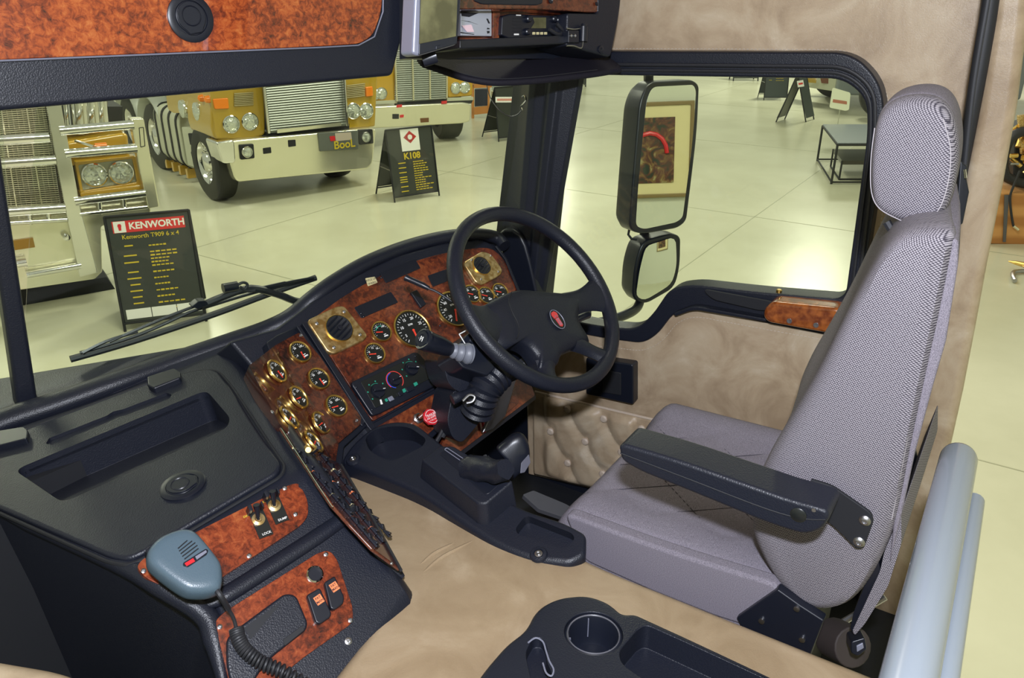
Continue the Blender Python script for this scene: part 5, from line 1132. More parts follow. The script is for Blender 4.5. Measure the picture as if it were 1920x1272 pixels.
M = frame(PX(1526, 957, AX), (-1, 0, 0)); bm = mb(); lathe(bm, [(.003, -.001), (.003, .001), (0, .001)], M, 14); put('screw', bm, STEEL, am)
ab = sprism('armrest_bracket', [(1520, 900), (1560, 912), (1632, 962), (1638, 978), (1620, 1028), (1606, 1030), (1560, 985), (1520, 960)], XS-.022, .006, DARK, seat, [0, .01, .01, .008, .008, .01, .01, 0], .0015)
for x, y in ((1622, 976), (1611, 1016)):
    M = frame(PX(x, y, XS-.022), (-1, 0, 0)); bm = mb(); lathe(bm, [(.0085, 0), (.0085, .002), (.006, .0045), (.0035, .005), (.003, .003), (0, .003)], M, 22); put('bracket_bolt', bm, STEEL, ab)
# base metalwork
bm = mb(); prism(bm, tr((Vector((XS-.02, 0, 0)), Vector((-1, 0, 0))), (1380, 1160), (1458, 1106), (1500, 1136), (1545, 1165), (1520, 1230), (1440, 1260)), Vector((.02, 0, 0))); put('seat_side_plate', bm, BLACKS, seat, bev=.003)
for x, y in ((1494, 1142), (1428, 1165), (1504, 1200)):
    M = frame(PX(x, y, XS-.022), (-1, 0, 0)); bm = mb(); lathe(bm, [(.005, -.002), (.005, .002), (0, .003)], M, 14); put('side_bolt', bm, STEEL, seat)
bm = mb(); box(bm, (1.37, .36, 1.52), (.42, .40, .36)); put('seat_base', bm, DARK, seat, bev=.01)
# belt buckle
bk = thing('seat_belt_buckle', PX(1400, 1155, XS-.04), 'black seat belt buckle with bright orange release button beside the cushion', 'buckle')
pl = (Vector((XS-.03, 0, 0)), N(-80, 20)); slab('buckle_body', pl, [(1299, 1106), (1303, 1100), (1342, 1096), (1352, 1106), (1388, 1152), (1375, 1160), (1305, 1130)], .004, .004, BLACKS, bk, th=.022, bev=.003)
slab('release_button', pl, [(1302, 1110), (1334, 1105), (1336, 1118), (1304, 1126)], .002, .0055, ORANGE, bk, th=.004, bev=.001)
# seat slide and parts on the cab floor behind the seat
bs = thing('belt_retractor', PZ(1590, 1215, 1.36), 'dark dusty metal cylinder with a belt retractor block on the cab floor behind the seat', 'bracket')
bm = mb(); tube(bm, [PD(1560, 1195, 1.42), PD(1600, 1215, 1.36)], .035, 18); put('cylinder', bm, mat('rusty_black', (.035, .026, .024), .7), bs, bev=.003)
pl = (PD(1610, 1210, 1.30), N(-70, 20)); slab('block', pl, [(1596, 1204), (1622, 1196), (1626, 1218), (1610, 1232), (1596, 1226)], .004, 0, BLACKS, bs, th=.04, bev=.004)
slab('block_label', pl, [(1606, 1212), (1618, 1206), (1620, 1216), (1607, 1224)], 0, .002, SILV, bs, th=.003, bev=.001)
bm = mb(); tube(bm, [PD(1500, 1215, 1.5), PD(1660, 1120, 1.45)], .006, 8); put('rod', bm, STEEL, bs)
# seat belt hanging along the pillar behind the headrest
sb = thing('seat_belt', PX(1775, 560, 1.6), 'black seat belt webbing hanging down behind the driver seat by the seal', 'seat belt')
bm = mb(); path = [(1872, -140), (1850, 0), (1836, 80), (1822, 170), (1808, 300), (1800, 380), (1780, 480), (1752, 640), (1715, 800), (1690, 930), (1668, 1060)]
L0 = [PX(x, y, 1.70) for x, y in path]; C1 = cat(L0, 5, False); grid(bm, [[p+Vector((0, -.006, 0)), p+Vector((.004, .006, 0))] for p in C1]); w_ = put('webbing', bm, NET, sb); w_.modifiers.new('s', 'SOLIDIFY').thickness = .002
bm = mb(); pl = (PX(1800, 380, 1.66), N(-70, 10)); prism(bm, tr(pl, (1800, 300), (1815, 312), (1812, 330), (1818, 360), (1806, 420), (1790, 428), (1796, 360)), -pl[1]*.02); put('guide', bm, BLACKS, sb, bev=.003)
bm = mb(); tube(bm, [PX(1809, 318, 1.655), PX(1811, 334, 1.655)], .002, 6); put('guide_pin', bm, CHROME, sb)
# ================================================================ grey handrail of the viewing platform
hr_ = thing('handrail', PD(1700, 1200, .68), 'smooth pale grey metal handrail with rounded end running out of the lower right corner', 'handrail')
p0 = PD(1797, 862, 1.06); p1 = PD(1672, 1420, .60); d_ = (p0-p1).normalized(); R0 = .0225
prof = [p1]+[p1.lerp(p0, k/10) for k in range(1, 11)]; rad = [R0]*11
for k in range(1, 6): a = k/5*pi/2; prof.append(p0+d_*R0*sin(a)); rad.append(max(.0015, R0*cos(a)))
bm = mb(); tube(bm, prof, rad, 32); put('rail_tube', bm, RAILM, hr_)
bm = mb(); sd = Vector((.0, -.028, -.03)); tube(bm, [p1+sd, p0+sd-d_*.05], .012, 16); put('lower_rail', bm, RAILM, hr_)
bm = mb(); lathe(bm, [(.0022, -.001), (.0022, .0012), (0, .0014)], frame(p0+Vector((0, 0, R0))-d_*.01+(CAM-p0).normalized()*.001, Vector((0, 0, 1))), 12); put('rivet', bm, STEEL, hr_)
# ================================================================ exhibition hall
def wheel(par, c, axis, R=.52, w=.29, rim=True, name='wheel'):
    M = frame(c, axis); bm = mb(); lathe(bm, [(R*.56, -w/2), (R*.9, -w/2), (R*.98, -w*.42), (R, -w*.3), (R, w*.3), (R*.98, w*.42), (R*.9, w/2), (R*.56, w/2), (R*.56, -w/2)], M, 40); t = put(name, bm, TYRE, par)
    if rim:
        bm = mb(); lathe(bm, [(R*.57, w*.46), (R*.54, w*.42), (R*.48, w*.16), (R*.30, w*.10), (R*.26, w*.40), (R*.20, w*.5), (0, w*.52)], M, 36); rm = put('rim', bm, CHROME, t)
        bm = mb()
        for k in range(10): T = M@Matrix.Rotation(2*pi*k/10, 4, 'Z')@Matrix.Translation((R*.37, 0, 0)); lathe(bm, [(.022, w*.10), (.022, w*.30), (.012, w*.38), (0, w*.40)], T, 8)
        put('wheel_nuts', bm, CHROME, rm)
    return t
def lampp(nm, x, y, pl, R, par, ring_m=CHROME):
    M = frame(PP(x, y, pl), pl[1]); bm = mb(); lathe(bm, [(R, -.02), (R*1.02, .02), (R*.92, .03), (R*.86, .015)], M, 28); l = put(nm, bm, ring_m, par); bm = mb(); lathe(bm, [(R*.88, .012), (R*.6, .03), (0, .038)], M, 28); put('lens', bm, LENS, l); return l
# --- mustard cabover truck
ta = thing('cabover_truck', (7.9, 9.4, 0), 'mustard yellow cabover truck with grey grille and silver bumper behind the windscreen', 'truck')
e1 = (Vector((8.942, 8.302, 0))-Vector((6.944, 8.932, 0))).normalized(); e2 = Vector((-e1.y, e1.x, 0))
FA = (Vector((6.944, 8.932, .35)), -e2)
def fa(x, y, h=0): return PP(x, y, off(FA, h))
slab('bumper', FA, [(420, 266), (452, 262), (700, 240), (706, 244), (700, 306), (690, 318), (447, 342), (440, 334)], .05, 0, ALU, ta, th=.45, bev=.03)
slab('bumper_corner', FA, [(404, 266), (440, 262), (443, 306), (418, 308)], .05, .02, CHROME, ta, th=.4, bev=.03)
slab('cab', off(FA, -.12), [(395, 60), (498, 60), (498, 254), (470, 262), (403, 262), (396, 240)], .06, 0, YPAINT, ta, th=.9, bev=.05, seg=4)
slab('cab_right', off(FA, -.12), [(640, 60), (712, 60), (704, 238), (648, 242)], .04, 0, YPAINT, ta, th=.9, bev=.04)
SA = (PP(404, 250, off(FA, -.12)), -e1)
def slabs(nm, pts, r, h, m, th=.05, bev=.01, par=ta, lab=None): return slab(nm, SA, pts, r, h, m, par, th=th, bev=bev, lab=lab)
slabs('cab_side', [(404, 250), (400, 232), (388, 216), (372, 212), (325, 212), (315, 205), (296, 60), (378, 60)], [.02, .1, .1, .1, .05, .05, 0, 0], 0, YPAINT, th=.3)
slabs('cab_step', [(340, 238), (368, 240), (372, 316), (352, 310)], .03, -.02, WPAINT, th=.3)
slabs('step_recess', [(352, 250), (362, 250), (364, 272), (356, 272)], .02, .0, DARK, th=.02); slabs('step_recess', [(357, 284), (366, 286), (368, 308), (362, 306)], .02, .0, DARK, th=.02)
slab('grille', off(FA, -.05), [(484, 60), (640, 60), (650, 236), (505, 250)], .02, 0, mat('grille_grey', (.20, .22, .20), .5, metal=.2), ta, th=.1, bev=.01)
bm = mb()
for k in range(26):
    y = 120+k*4.6; a, b = fa(488+k*.65, y+9*.0+10-k*.0, -.04), fa(641+k*.25, y-4, -.04); tube(bm, [a, b], .012, 5)
put('grille_slats', bm, mat('slat_grey', (.30, .32, .29), .4, metal=.4), ta)
bm = mb(); tube(bm, [fa(484, 60, 0), fa(505, 250, 0)], .02, 8); tube(bm, [fa(641, 60, 0), fa(651, 236, 0)], .02, 8); put('grille_posts', bm, CHROME, ta)
slab('chassis_gap', off(FA, -.10), [(500, 248), (655, 232), (655, 248), (500, 262)], 0, 0, DARK, ta, th=.2, bev=0)
slab('number_strip', off(FA, .01), [(520, 243), (640, 230), (640, 236), (520, 250)], 0, 0, ALU, ta, th=.02, bev=0)
for x, y in ((433, 233), (468, 228), (662, 208), (686, 208)): lampp('headlamp', x, y, off(FA, -.12), .115, ta)
for x, y in ((463, 285), (686, 257)):
    slab('fog_lamp_frame', FA, [(x-14, y-13), (x+13, y-15), (x+15, y+12), (x-11, y+15)], .02, .03, DARK, ta, th=.05, bev=.01); lampp('fog_lamp', x, y, off(FA, .03), .075, ta)
for q in ([(493, 278), (508, 276), (509, 287), (494, 289)], [(540, 263), (554, 262), (555, 274), (541, 276)]): slab('tow_slot', FA, q, .01, .005, DARK, ta, th=.02, bev=0)
slab('turn_lamp', off(FA, -.12), [(399, 186), (428, 184), (430, 204), (403, 205)], .02, .03, AMBER, ta, th=.05, bev=.01); slab('turn_lamp', off(FA, -.12), [(686, 164), (699, 162), (700, 180), (687, 182)], .02, .03, AMBER, ta, th=.05, bev=.01)
for x, y in ((380, 184), (392, 186)): bm = mb(); lathe(bm, [(.05, 0), (.04, .05), (0, .07)], frame(PP(x, y, SA), -e1), 16); put('marker_lamp', bm, AMBER, ta)
for x, y in ((345, 204), (372, 209)): bm = mb(); lathe(bm, [(.13, -.03), (.12, .04), (.06, .06), (0, .06)], frame(PP(x, y, SA), -e1), 20); put('round_light', bm, LENS, ta)
for a in (439, 650):
    bm = mb()
    for k in range(8): tube(bm, [fa(a if a < 500 else 650, 176+k*3.2-(0 if a < 500 else 15), -.10), fa((a+36) if a < 500 else 684, 174+k*3.2-(0 if a < 500 else 17), -.10)], .008, 5)
    put('air_intake', bm, mat('intake_ochre_%d' % a, (.30, .25, .10), .5), ta)
np_ = slab('number_plate', FA, [(596, 250), (672, 245), (672, 279), (600, 284)], .01, .02, mat('plate_dark', (.12, .13, .12), .4), ta, th=.03, bev=.005)
text('plate_text', 'BooL', frame(fa(646, 271, .025), FA[1]), .16, YEL, np_, bold=.02)
slab('plate_sticker', FA, [(628, 250), (658, 248), (660, 262), (630, 265)], .01, .024, mat('faded_pink', (.50, .42, .36), .6), np_, th=.01, bev=0)
slab('red_reflector', FA, [(618, 256), (628, 255), (629, 264), (620, 265)], .01, .026, REDP, np_, th=.01, bev=0)
wc = Vector((7.153, 9.577, .52)); wheel(ta, wc-e1*.02, -e1)
bm = mb(); prism(bm, [wc+e1*.5-e2*.3+Vector((0, 0, -.25)), wc+e1*1.7-e2*.3+Vector((0, 0, -.25)), wc+e1*1.7+e2*1.2+Vector((0, 0, -.25)), wc+e1*.5+e2*1.2+Vector((0, 0, -.25))], Vector((0, 0, .4))); put('underbody_shade', bm, DARK, ta, bev=.03)  # dark box added under the truck to deepen the shadow below its bumper
wheel(ta, Vector((9.035, 8.782, .52))+e2*.45-e1*.1, e1, rim=False)
wheel(ta, Vector((7.895, 12.042, .52))+e1*.14, -e1); wheel(ta, wc+e1*.14+e2*4.0, -e1)
for k, (x0, x1, y0) in enumerate(((262, 290, 196), (236, 262, 192))):
    c = wc+e2*(2.62+k*1.25)+Vector((0, 0, .0)); bm = mb(); rows = []
    for i in range(13):
        t = radians(-10+i*200/12); rows.append([c+e2*.66*cos(t)+Vector((0, 0, .66*sin(t)))-e1*.06, c+e2*.66*cos(t)+Vector((0, 0, .66*sin(t)))+e1*.62])
    grid(bm, rows); f_ = put('mudguard', bm, mat('fender_grey_%d' % k, (.42, .44, .40), .3, metal=.4), ta); f_.modifiers.new('s', 'SOLIDIFY').thickness = .03
# side tank with straps
tc0 = wc+e2*1.15+e1*.28+Vector((0, 0, .14)); bm = mb(); MT = frame(tc0, e2)
q_ = rnd([MT@Vector(v) for v in ((-.34, -.45, 0), (.34, -.45, 0), (.34, .42, 0), (-.34, .42, 0))], .22, 6); prism(bm, q_, e2*1.2); tk = put('side_tank', bm, WPAINT, ta, bev=.02)
for k in range(4):
    o_ = e2*(.10+k*.32); q2 = [p+o_ for p in q_]; cc_ = sum(q2, Vector())/len(q2); bm = mb(); ring(bm, [cc_+(p-cc_)*1.03 for p in q2], [cc_+(p-cc_)*.98 for p in q2], e2*.07); put('strap', bm, DARK, tk)
    bm = mb(); box(bm, (0, 0, 0), (.12, .14, .08), frame(cc_-e1*.25+Vector((0, 0, -.50)), e2)); put('tank_foot', bm, OPAINT, tk)
bm = mb(); prism(bm, [wc+e1*.9+e2*.6+Vector((0, 0, .1)), wc+e1*1.7+e2*.6+Vector((0, 0, .1)), wc+e1*1.7+e2*5+Vector((0, 0, .1)), wc+e1*.9+e2*5+Vector((0, 0, .1))], Vector((0, 0, .4))); put('chassis', bm, DARK, ta, bev=.02)
bm = mb(); prism(bm, [wc+e1*.2+e2*2.0+Vector((0, 0, .95)), wc+e1*2.0+e2*2.0+Vector((0, 0, .95)), wc+e1*2.0+e2*5.5+Vector((0, 0, .95)), wc+e1*.2+e2*5.5+Vector((0, 0, .95))], Vector((0, 0, -.3))); put('deck', bm, WPAINT, ta, bev=.02)

# --- amber cabover truck behind
tbk = thing('cabover_truck', (12.2, 9.9, 0), 'amber yellow cabover truck partly hidden behind the mustard one, seen left of the pillar', 'truck')
f1 = (Vector((12.64, 9.178, 0))-Vector((11.167, 10.219, 0))).normalized(); f2 = Vector((-f1.y, f1.x, 0)); FB = (Vector((11.167, 10.219, .35)), -f2)
slab('bumper', FB, [(640, 202), (700, 200), (868, 192), (884, 195), (882, 228), (866, 232), (700, 241), (640, 240)], .05, 0, ALU, tbk, th=.4, bev=.03)
slab('cab', off(FB, -.1), [(600, 20), (742, 20), (742, 190), (690, 196), (620, 196)], .04, 0, OPAINT, tbk, th=.9, bev=.04)
slab('cab_right', off(FB, -.1), [(832, 20), (892, 20), (886, 180), (840, 184)], .04, 0, OPAINT, tbk, th=.9, bev=.04)
slab('grille', off(FB, -.05), [(736, 20), (838, 20), (838, 186), (744, 192)], .02, 0, mat('grille_slate', (.20, .22, .20), .4, metal=.4), tbk, th=.1, bev=.01)
bm = mb()
for k in range(4): tube(bm, [PP(738+k*33.3, 20, off(FB, -.03)), PP(744+k*31.3, 190-k*2, off(FB, -.03))], .02, 6)
put('grille_posts', bm, ALU, tbk)
bm = mb()
for k in range(24): tube(bm, [PP(740, 96+k*4, off(FB, -.045)), PP(838, 92+k*4, off(FB, -.045))], .008, 5)
put('grille_slats', bm, bpy.data.materials['slat_grey'], tbk)
for x, y in ((702, 176), (715, 175), (854, 165), (871, 164)): lampp('headlamp', x, y, off(FB, -.1), .105, tbk)
slab('white_band', FB, [(700, 190), (745, 188), (745, 194), (700, 196)], 0, -.05, WPAINT, tbk, th=.05, bev=.005); slab('white_band', FB, [(838, 184), (888, 182), (888, 188), (838, 190)], 0, -.05, WPAINT, tbk, th=.05, bev=.005)
slab('dark_gap', FB, [(742, 190), (888, 186), (884, 194), (742, 200)], 0, -.06, DARK, tbk, th=.1, bev=0)
for q in ([(736, 214), (748, 214), (748, 223), (736, 223)], [(788, 222), (804, 221), (804, 229), (789, 230)]): slab('bumper_plate', FB, q, .005, .01, mat('bumper_plate', (.16, .07, .03), .5) if q[0][0] > 770 else DARK, tbk, th=.02, bev=0)
for q in ([(744, 197), (754, 196), (754, 201), (744, 202)], [(828, 190), (838, 189), (838, 194), (828, 195)], [(750, 216), (757, 215), (757, 220), (750, 221)]): slab('red_reflector', FB, q, 0, .012, REDP, tbk, th=.02, bev=0)
wheel(tbk, Vector((12.693, 9.611, .50))+f2*.25-f1*.05, f1, R=.50, w=.42, rim=False); wheel(tbk, Vector((12.693, 9.611, .50))-f1*1.9, f1, R=.5, rim=False)

# --- chrome bonneted truck with bull bar
tt = thing('bull_bar_truck', (3.4, 7.5, 0), 'truck front with polished bull bar, chrome grille and yellow headlight frame at far left', 'truck')
g1 = (Vector((3.772, 7.045, 0))-Vector((3.235, 7.277, 0))).normalized(); g2 = Vector((-g1.y, g1.x, 0)); FT = (Vector((3.772, 7.045, .3)), -g2)
def ft(x, y, h=0): return PP(x, y, off(FT, h))
def slt(nm, pts, r, h, m, th=.04, bev=.008, lab=None): return slab(nm, FT, pts, r, h, m, tt, th=th, bev=bev, lab=lab)
slt('bumper', [(-70, 425), (146, 398), (146, 384), (276, 368), (284, 398), (190, 425), (192, 510), (178, 524), (-70, 560)], .02, -.05, ALU, th=.15, bev=.02)
slt('bull_bar_post', [(78, 150), (106, 150), (152, 395), (184, 512), (150, 520), (124, 400)], .01, .04, CHROME, th=.08, bev=.012, lab='wide polished upright')
slt('bull_bar_end', [(244, 222), (270, 222), (284, 300), (300, 388), (278, 392), (262, 320)], .02, .04, ALU, th=.12, bev=.015)
bm = mb(); tube(bm, [ft(261, 240, .045), ft(264, 276, .045)], .003, 6); tube(bm, [ft(269, 239, .045), ft(272, 274, .045)], .003, 6); tube(bm, [ft(261, 240, .045), ft(269, 239, .045)], .003, 6); tube(bm, [ft(264, 276, .045), ft(272, 274, .045)], .003, 6); put('bar_slot', bm, DARK, tt)
for (x0, y0, x1, y1, w_) in ((-70, 268, 92, 258, .045), (-70, 312, 104, 300, .045), (-60, 402, 122, 390, .045), (-40, 422, 126, 412, .02), (112, 246, 250, 234, .042), (122, 289, 256, 278, .042), (140, 378, 272, 362, .040), (150, 402, 276, 388, .02), (50, 516, 152, 498, .03), (25, 496, 50, 492, .035)):
    bm = mb(); tube(bm, [ft(x0, y0, .03), ft(x1, y1, .03)], w_, 14); put('cross_tube', bm, CHROME, tt)
bm = mb()
for x, y in ((55, 405), (90, 402), (186, 386), (232, 380)): tube(bm, [ft(x, y-14, .01), ft(x+2, y+16, .01)], .018, 8)
put('tube_brackets', bm, CHROME, tt)
slt('radiator_backing', [(-70, 150), (84, 150), (120, 392), (-50, 404)], .01, -.30, mat('radiator_dark', (.05, .055, .045), .5), th=.05)
bm = mb()
for k in range(60): y = 178+k*3.9; tube(bm, [ft(-60, y+6, -.285), ft(80+(y-178)*.165, y-4, -.285)], .0055, 4)
for k in range(15): x = -50+k*9.6; tube(bm, [ft(x, 178, -.278), ft(x+36, 406, -.278)], .0022 if k % 5 else .008, 5)
put('radiator_bars', bm, ALU, tt)
slt('grille_surround', [(80, 150), (92, 150), (126, 392), (114, 394)], .005, -.24, CHROME, th=.1)
slt('fender', [(118, 268), (240, 248), (244, 300), (130, 314)], .06, -.25, OPAINT, th=.6, bev=.05)
bm = mb(); ring(bm, rnd([ft(*p, -.10) for p in ((140, 304), (254, 292), (266, 350), (152, 368))], .02), rnd([ft(*p, -.10) for p in ((147, 310), (248, 298), (257, 342), (156, 358))], .015), g2*.12); put('headlight_frame', bm, OPAINT, tt, bev=.008)
slt('headlight_panel', [(145, 308), (250, 296), (258, 344), (154, 360)], .01, -.13, mat('panel_silver', (.32, .32, .25), .3, metal=.6), th=.05)
slt('yellow_sill', [(150, 362), (268, 346), (268, 356), (152, 374)], .01, -.06, OPAINT, th=.15)
for x, y in ((177, 328), (227, 324)): lampp('headlamp', x, y, off(FT, -.12), .105, tt)
bm = mb(); tube(bm, [ft(140, 264, -.08), ft(178, 276, -.08)], .012, 8); put('washer_arm', bm, CHROME, tt)
bm = mb(); tube(bm, [ft(178, 275, -.06), ft(200, 273, -.06)], .03, 12); put('marker_lamp', bm, AMBER, tt)
for x, r_ in ((118, .05), (140, .10), (165, .08), (184, .06)): bm = mb(); tube(bm, [ft(x, 150, -.5), ft(x+8, 236, -.5)], r_, 16); put('stack_pipe', bm, CHROME, tt)
slt('amber_fog_lamp', [(22, 452), (62, 446), (66, 464), (26, 470)], .005, -.03, mat('amber_fog', (.30, .16, .02), .3), th=.03)
bm = mb(); lathe(bm, [(.03, 0), (.03, .04), (0, .05)], frame(ft(124, 444, .0), FT[1]), 12); put('tow_pin', bm, CHROME, tt)
slt('underbody', [(-60, 556), (200, 520), (220, 548), (-60, 600)], 0, -.5, DARK, th=.6, bev=0)
bm = mb(); prism(bm, [ft(-70, 200, -.6), ft(230, 200, -.6), ft(230, 400, -.6), ft(-70, 520, -.6)], g2*.5); put('bonnet', bm, DARK, tt)

# --- A-frame signs
def aframe(L, R, H, lean, label, heading=None, lines=True, spread=.42, back=None, m=SIGNB, sticker=None, grp=None, z0=.07):
    t = thing('a_frame_sign', ((L.x+R.x)/2, (L.y+R.y)/2, 0), label, 'sign', 'A-frame information signs')
    e = (R-L).normalized(); b = Vector((-e.y, e.x, 0)); w = (R-L).length
    if b.dot(CAM-L) > 0: b = -b
    up = (Vector((0, 0, H))+b*lean); upn = up.normalized(); n = e.cross(upn)
    if n.dot(CAM-L) < 0: n = -n
    def Pt(u, v, h=0): return L+e*(u*w)+upn*(v*H)+n*h
    bm = mb(); prism(bm, [Pt(0, z0), Pt(1, z0), Pt(1, 1), Pt(0, 1)], -n*.015); bd = put('front_board', bm, m, t, bev=.002)
    bm = mb()
    for u in (0, 1): tube(bm, [Pt(u, 0, .004), Pt(u, 1, .004)], .012, 6)
    tube(bm, [Pt(0, 1, .004), Pt(1, 1, .004)], .012, 6); tube(bm, [Pt(0, z0, .004), Pt(1, z0, .004)], .010, 6); put('front_frame', bm, DARK, t)
    tb_ = up+b*.0; apex0, apex1 = Pt(0, 1), Pt(1, 1); B0 = Vector((apex0.x, apex0.y, 0))+b*spread; B1 = Vector((apex1.x, apex1.y, 0))+b*spread
    bm = mb(); tube(bm, [apex0, B0], .012, 6); tube(bm, [apex1, B1], .012, 6); tube(bm, [B0.lerp(apex0, .1), B1.lerp(apex1, .1)], .010, 6); put('rear_frame', bm, DARK, t)
    bm = mb(); prism(bm, [B0.lerp(apex0, .12), B1.lerp(apex1, .12), apex1, apex0], n*.01); put('rear_board', bm, m, t)
    bm = mb(); tube(bm, [Pt(0, .45, -.01), B0.lerp(apex0, .45)], .006, 6); put('stay', bm, STEEL, t)
    M = Matrix.Identity(4)
    for i in range(3): M[i][0] = e[i]; M[i][1] = upn[i]; M[i][2] = n[i]; M[i][3] = L[i]
    def at(u, v, h=.002): return M@Matrix.Translation((u*w, v*H, h))
    if lines:
        bm = mb(); random.seed(int(w*1000)); y = .74
        for k in range(lines):
            hh = .012
            if k % 2 == 0 or k > 6: box(bm, (0, 0, 0), (w*random.uniform(.10, .18), H*hh, .001), at(.22+.01*k*0, y))
            for j in range(3 if H > .8 else 2):
                pass
            ww = random.uniform(.18, .36); nseg = 5
            x0 = .45
            for s_ in range(nseg): box(bm, (0, 0, 0), (w*ww/nseg*.78, H*hh*random.uniform(.8, 1.2), .001), at(x0+ww*(s_+.5)/nseg, y-.012))
            y -= .055 if k not in (1, 2, 3, 4) else .030
        put('spec_lines', bm, YEL, bd, smooth=False)
    return t, bd, at, w, H
def proj(pt): return pt
t1, bd, at, w, H = aframe(Vector((3.559, 6.363, 0)), Vector((4.10, 5.963, 0)), 1.0, .20, 'black A-frame sign headed KENWORTH beside the chrome bull bar, nearest the windscreen', lines=13)
bm = mb(); box(bm, (0, 0, 0), (w*.86, .10, .002), at(.50, .905)); hb_ = put('heading_panel', bm, SIGNR, bd, smooth=False)
bm = mb(); box(bm, (0, 0, .002), (w*.14, .095, .002), at(.155, .905)); put('emblem_panel', bm, WHITE, hb_, smooth=False)
bm = mb(); prism(bm, [at(.155, .905, .0055)@Vector((x, y, 0)) for x, y in ((-.016, .012), (-.010, .026), (.010, .026), (.016, .012), (.012, -.004), (.010, -.030), (-.010, -.030), (-.012, -.004))], at(0, 0).to_3x3()@Vector((0, 0, .001))); put('emblem', bm, REDP, hb_, smooth=False)
text('heading_text', 'KENWORTH', at(.595, .905, .0040), .080, WHITE, hb_, bold=.03, sx=.98)
text('model_text', 'Kenworth T909 6 x 4', at(.5, .815, .0025), .052, YEL, bd, bold=.01)
for k, (u, s1, s2) in enumerate(((.20, 'A.J.s TOTAL', 'TRUCK GEAR'), (.51, '', ''), (.82, 'A.J.s TOTAL', 'TRUCK GEAR'))):
    bm = mb(); box(bm, (0, 0, 0), (w*.30, .085, .002), at(u, .145)); st_ = put('sponsor_label', bm, WHITE, bd, smooth=False)
    if s1: text('sponsor_text', 'SIGN PROVIDED BY', at(u, .172, .002), .014, DARK, st_); text('sponsor_text', s1, at(u, .148, .002), .022, DARK, st_, bold=.02); text('sponsor_text', s2, at(u, .122, .002), .022, DARK, st_, bold=.02)
    else:
        bm = mb(); box(bm, (0, 0, 0), (w*.24, .006, .001), at(u, .14, .002)); box(bm, (0, 0, 0), (w*.05, .012, .001), at(u, .158, .002)); put('sponsor_logo', bm, DARK, st_, smooth=False)
        bm = mb(); box(bm, (0, 0, 0), (w*.12, .010, .001), at(u-.05, .122, .002)); put('sponsor_bar', bm, SIGNR, st_, smooth=False)
t2, bd, at, w, H = aframe(Vector((8.311, 7.349, 0)), Vector((8.96, 7.07, 0)), .98, .16, 'charcoal A-frame sign with yellow K108 heading standing in front of the mustard truck', lines=0, spread=.45)
bm = mb(); box(bm, (0, 0, 0), (w*.40, .30, .002), at(.50, .84)); st_ = put('white_card', bm, WHITE, bd, smooth=False)
bm = mb(); prism(bm, [at(.5, .875, .002)@Vector(v) for v in ((-.10, 0, 0), (0, .085, 0), (.10, 0, 0), (0, -.085, 0))], at(0, 0).to_3x3()@Vector((0, 0, .001))); put('red_badge', bm, SIGNR, st_, smooth=False)
bm = mb(); lathe(bm, [(.035, 0), (.035, .004), (0, .004)], at(.5, .875, .003), 16); put('badge_centre', bm, WHITE, st_)
bm = mb(); box(bm, (0, 0, 0), (w*.34, .025, .001), at(.5, .755, .002)); put('red_line', bm, mat('faded_red', (.65, .25, .22), .6), st_, smooth=False)
text('heading_text', 'K108', at(.50, .615, .003), .12, YEL, bd, bold=.03)
bm = mb(); random.seed(3)
for k in range(13):
    y = .53-k*.033
    if k in (0, 2, 4, 6, 7, 8, 10, 12): box(bm, (0, 0, 0), (w*.16, .013, .001), at(.26, y))
    ww = random.uniform(.18, .42)
    for s_ in range(5): box(bm, (0, 0, 0), (w*ww/5*.8, .013, .001), at(.5+ww*(s_+.5)/5, y))
put('spec_lines', bm, YEL, bd, smooth=False)
aframe(Vector((12.985, 8.739, 0)), Vector((13.6, 8.45, 0)), 1.0, .14, 'charcoal A-frame sign with white heading panel beside the windscreen pillar', lines=0, spread=.5)
bd = [o for o in bpy.data.objects if o.name.startswith('front_board')][-1]
M = frame(PP(946, 187, (Vector((12.96, 8.70, .8)), N(-56, 8))), N(-56, 8)); bm = mb(); box(bm, (0, 0, .01), (.34, .10, .01), M)
hp_ = put('heading_panel', bm, WHITE, [o for o in bpy.data.objects if o.name.startswith('a_frame_sign')][-1], smooth=False)
bm = mb(); box(bm, (0, 0, .017), (.28, .04, .004), M); put('red_line', bm, mat('faded_red2', (.6, .25, .2), .6), hp_, smooth=False)
# signs seen through the side window
aframe(PZ(1432, 188, 0), PZ(1475, 188, 0), .98, .14, 'blue-grey A-frame sign with yellow lettering facing the truck, left of the open-sided sign', lines=7, m=mat('slate_board', (.06, .075, .085), .4))
sgm = thing('a_frame_sign', PZ(1490, 228, 0), 'A-frame sign standing open sideways as a tall triangle, with a red and white sticker', 'sign', 'A-frame information signs')
pm = PZ(1455, 229, 0); ps_ = PZ(1511, 229, 0); pdp = (PZ(1526, 224, 0)-ps_); ap = (pm+ps_)/2+Vector((0, 0, 1.02))
bm = mb(); prism(bm, [ps_+pdp*.0+Vector((0, 0, .08)), ps_+pdp+Vector((0, 0, .08)), ap+pdp, ap], (pm-ps_)*.01); put('front_board', bm, mat('slate_board2', (.05, .065, .06), .4), sgm)
bm = mb(); prism(bm, [pm+Vector((0, 0, .08)), pm+pdp+Vector((0, 0, .08)), ap+pdp, ap], (ps_-pm)*.01); put('rear_board', bm, mat('grey_board', (.16, .17, .15), .5), sgm)
bm = mb()
for a_ in (pm, ps_, pm+pdp, ps_+pdp): tube(bm, [a_, (ap if a_ in (pm, ps_) else ap+pdp)], .014, 6)
put('frame', bm, DARK, sgm)
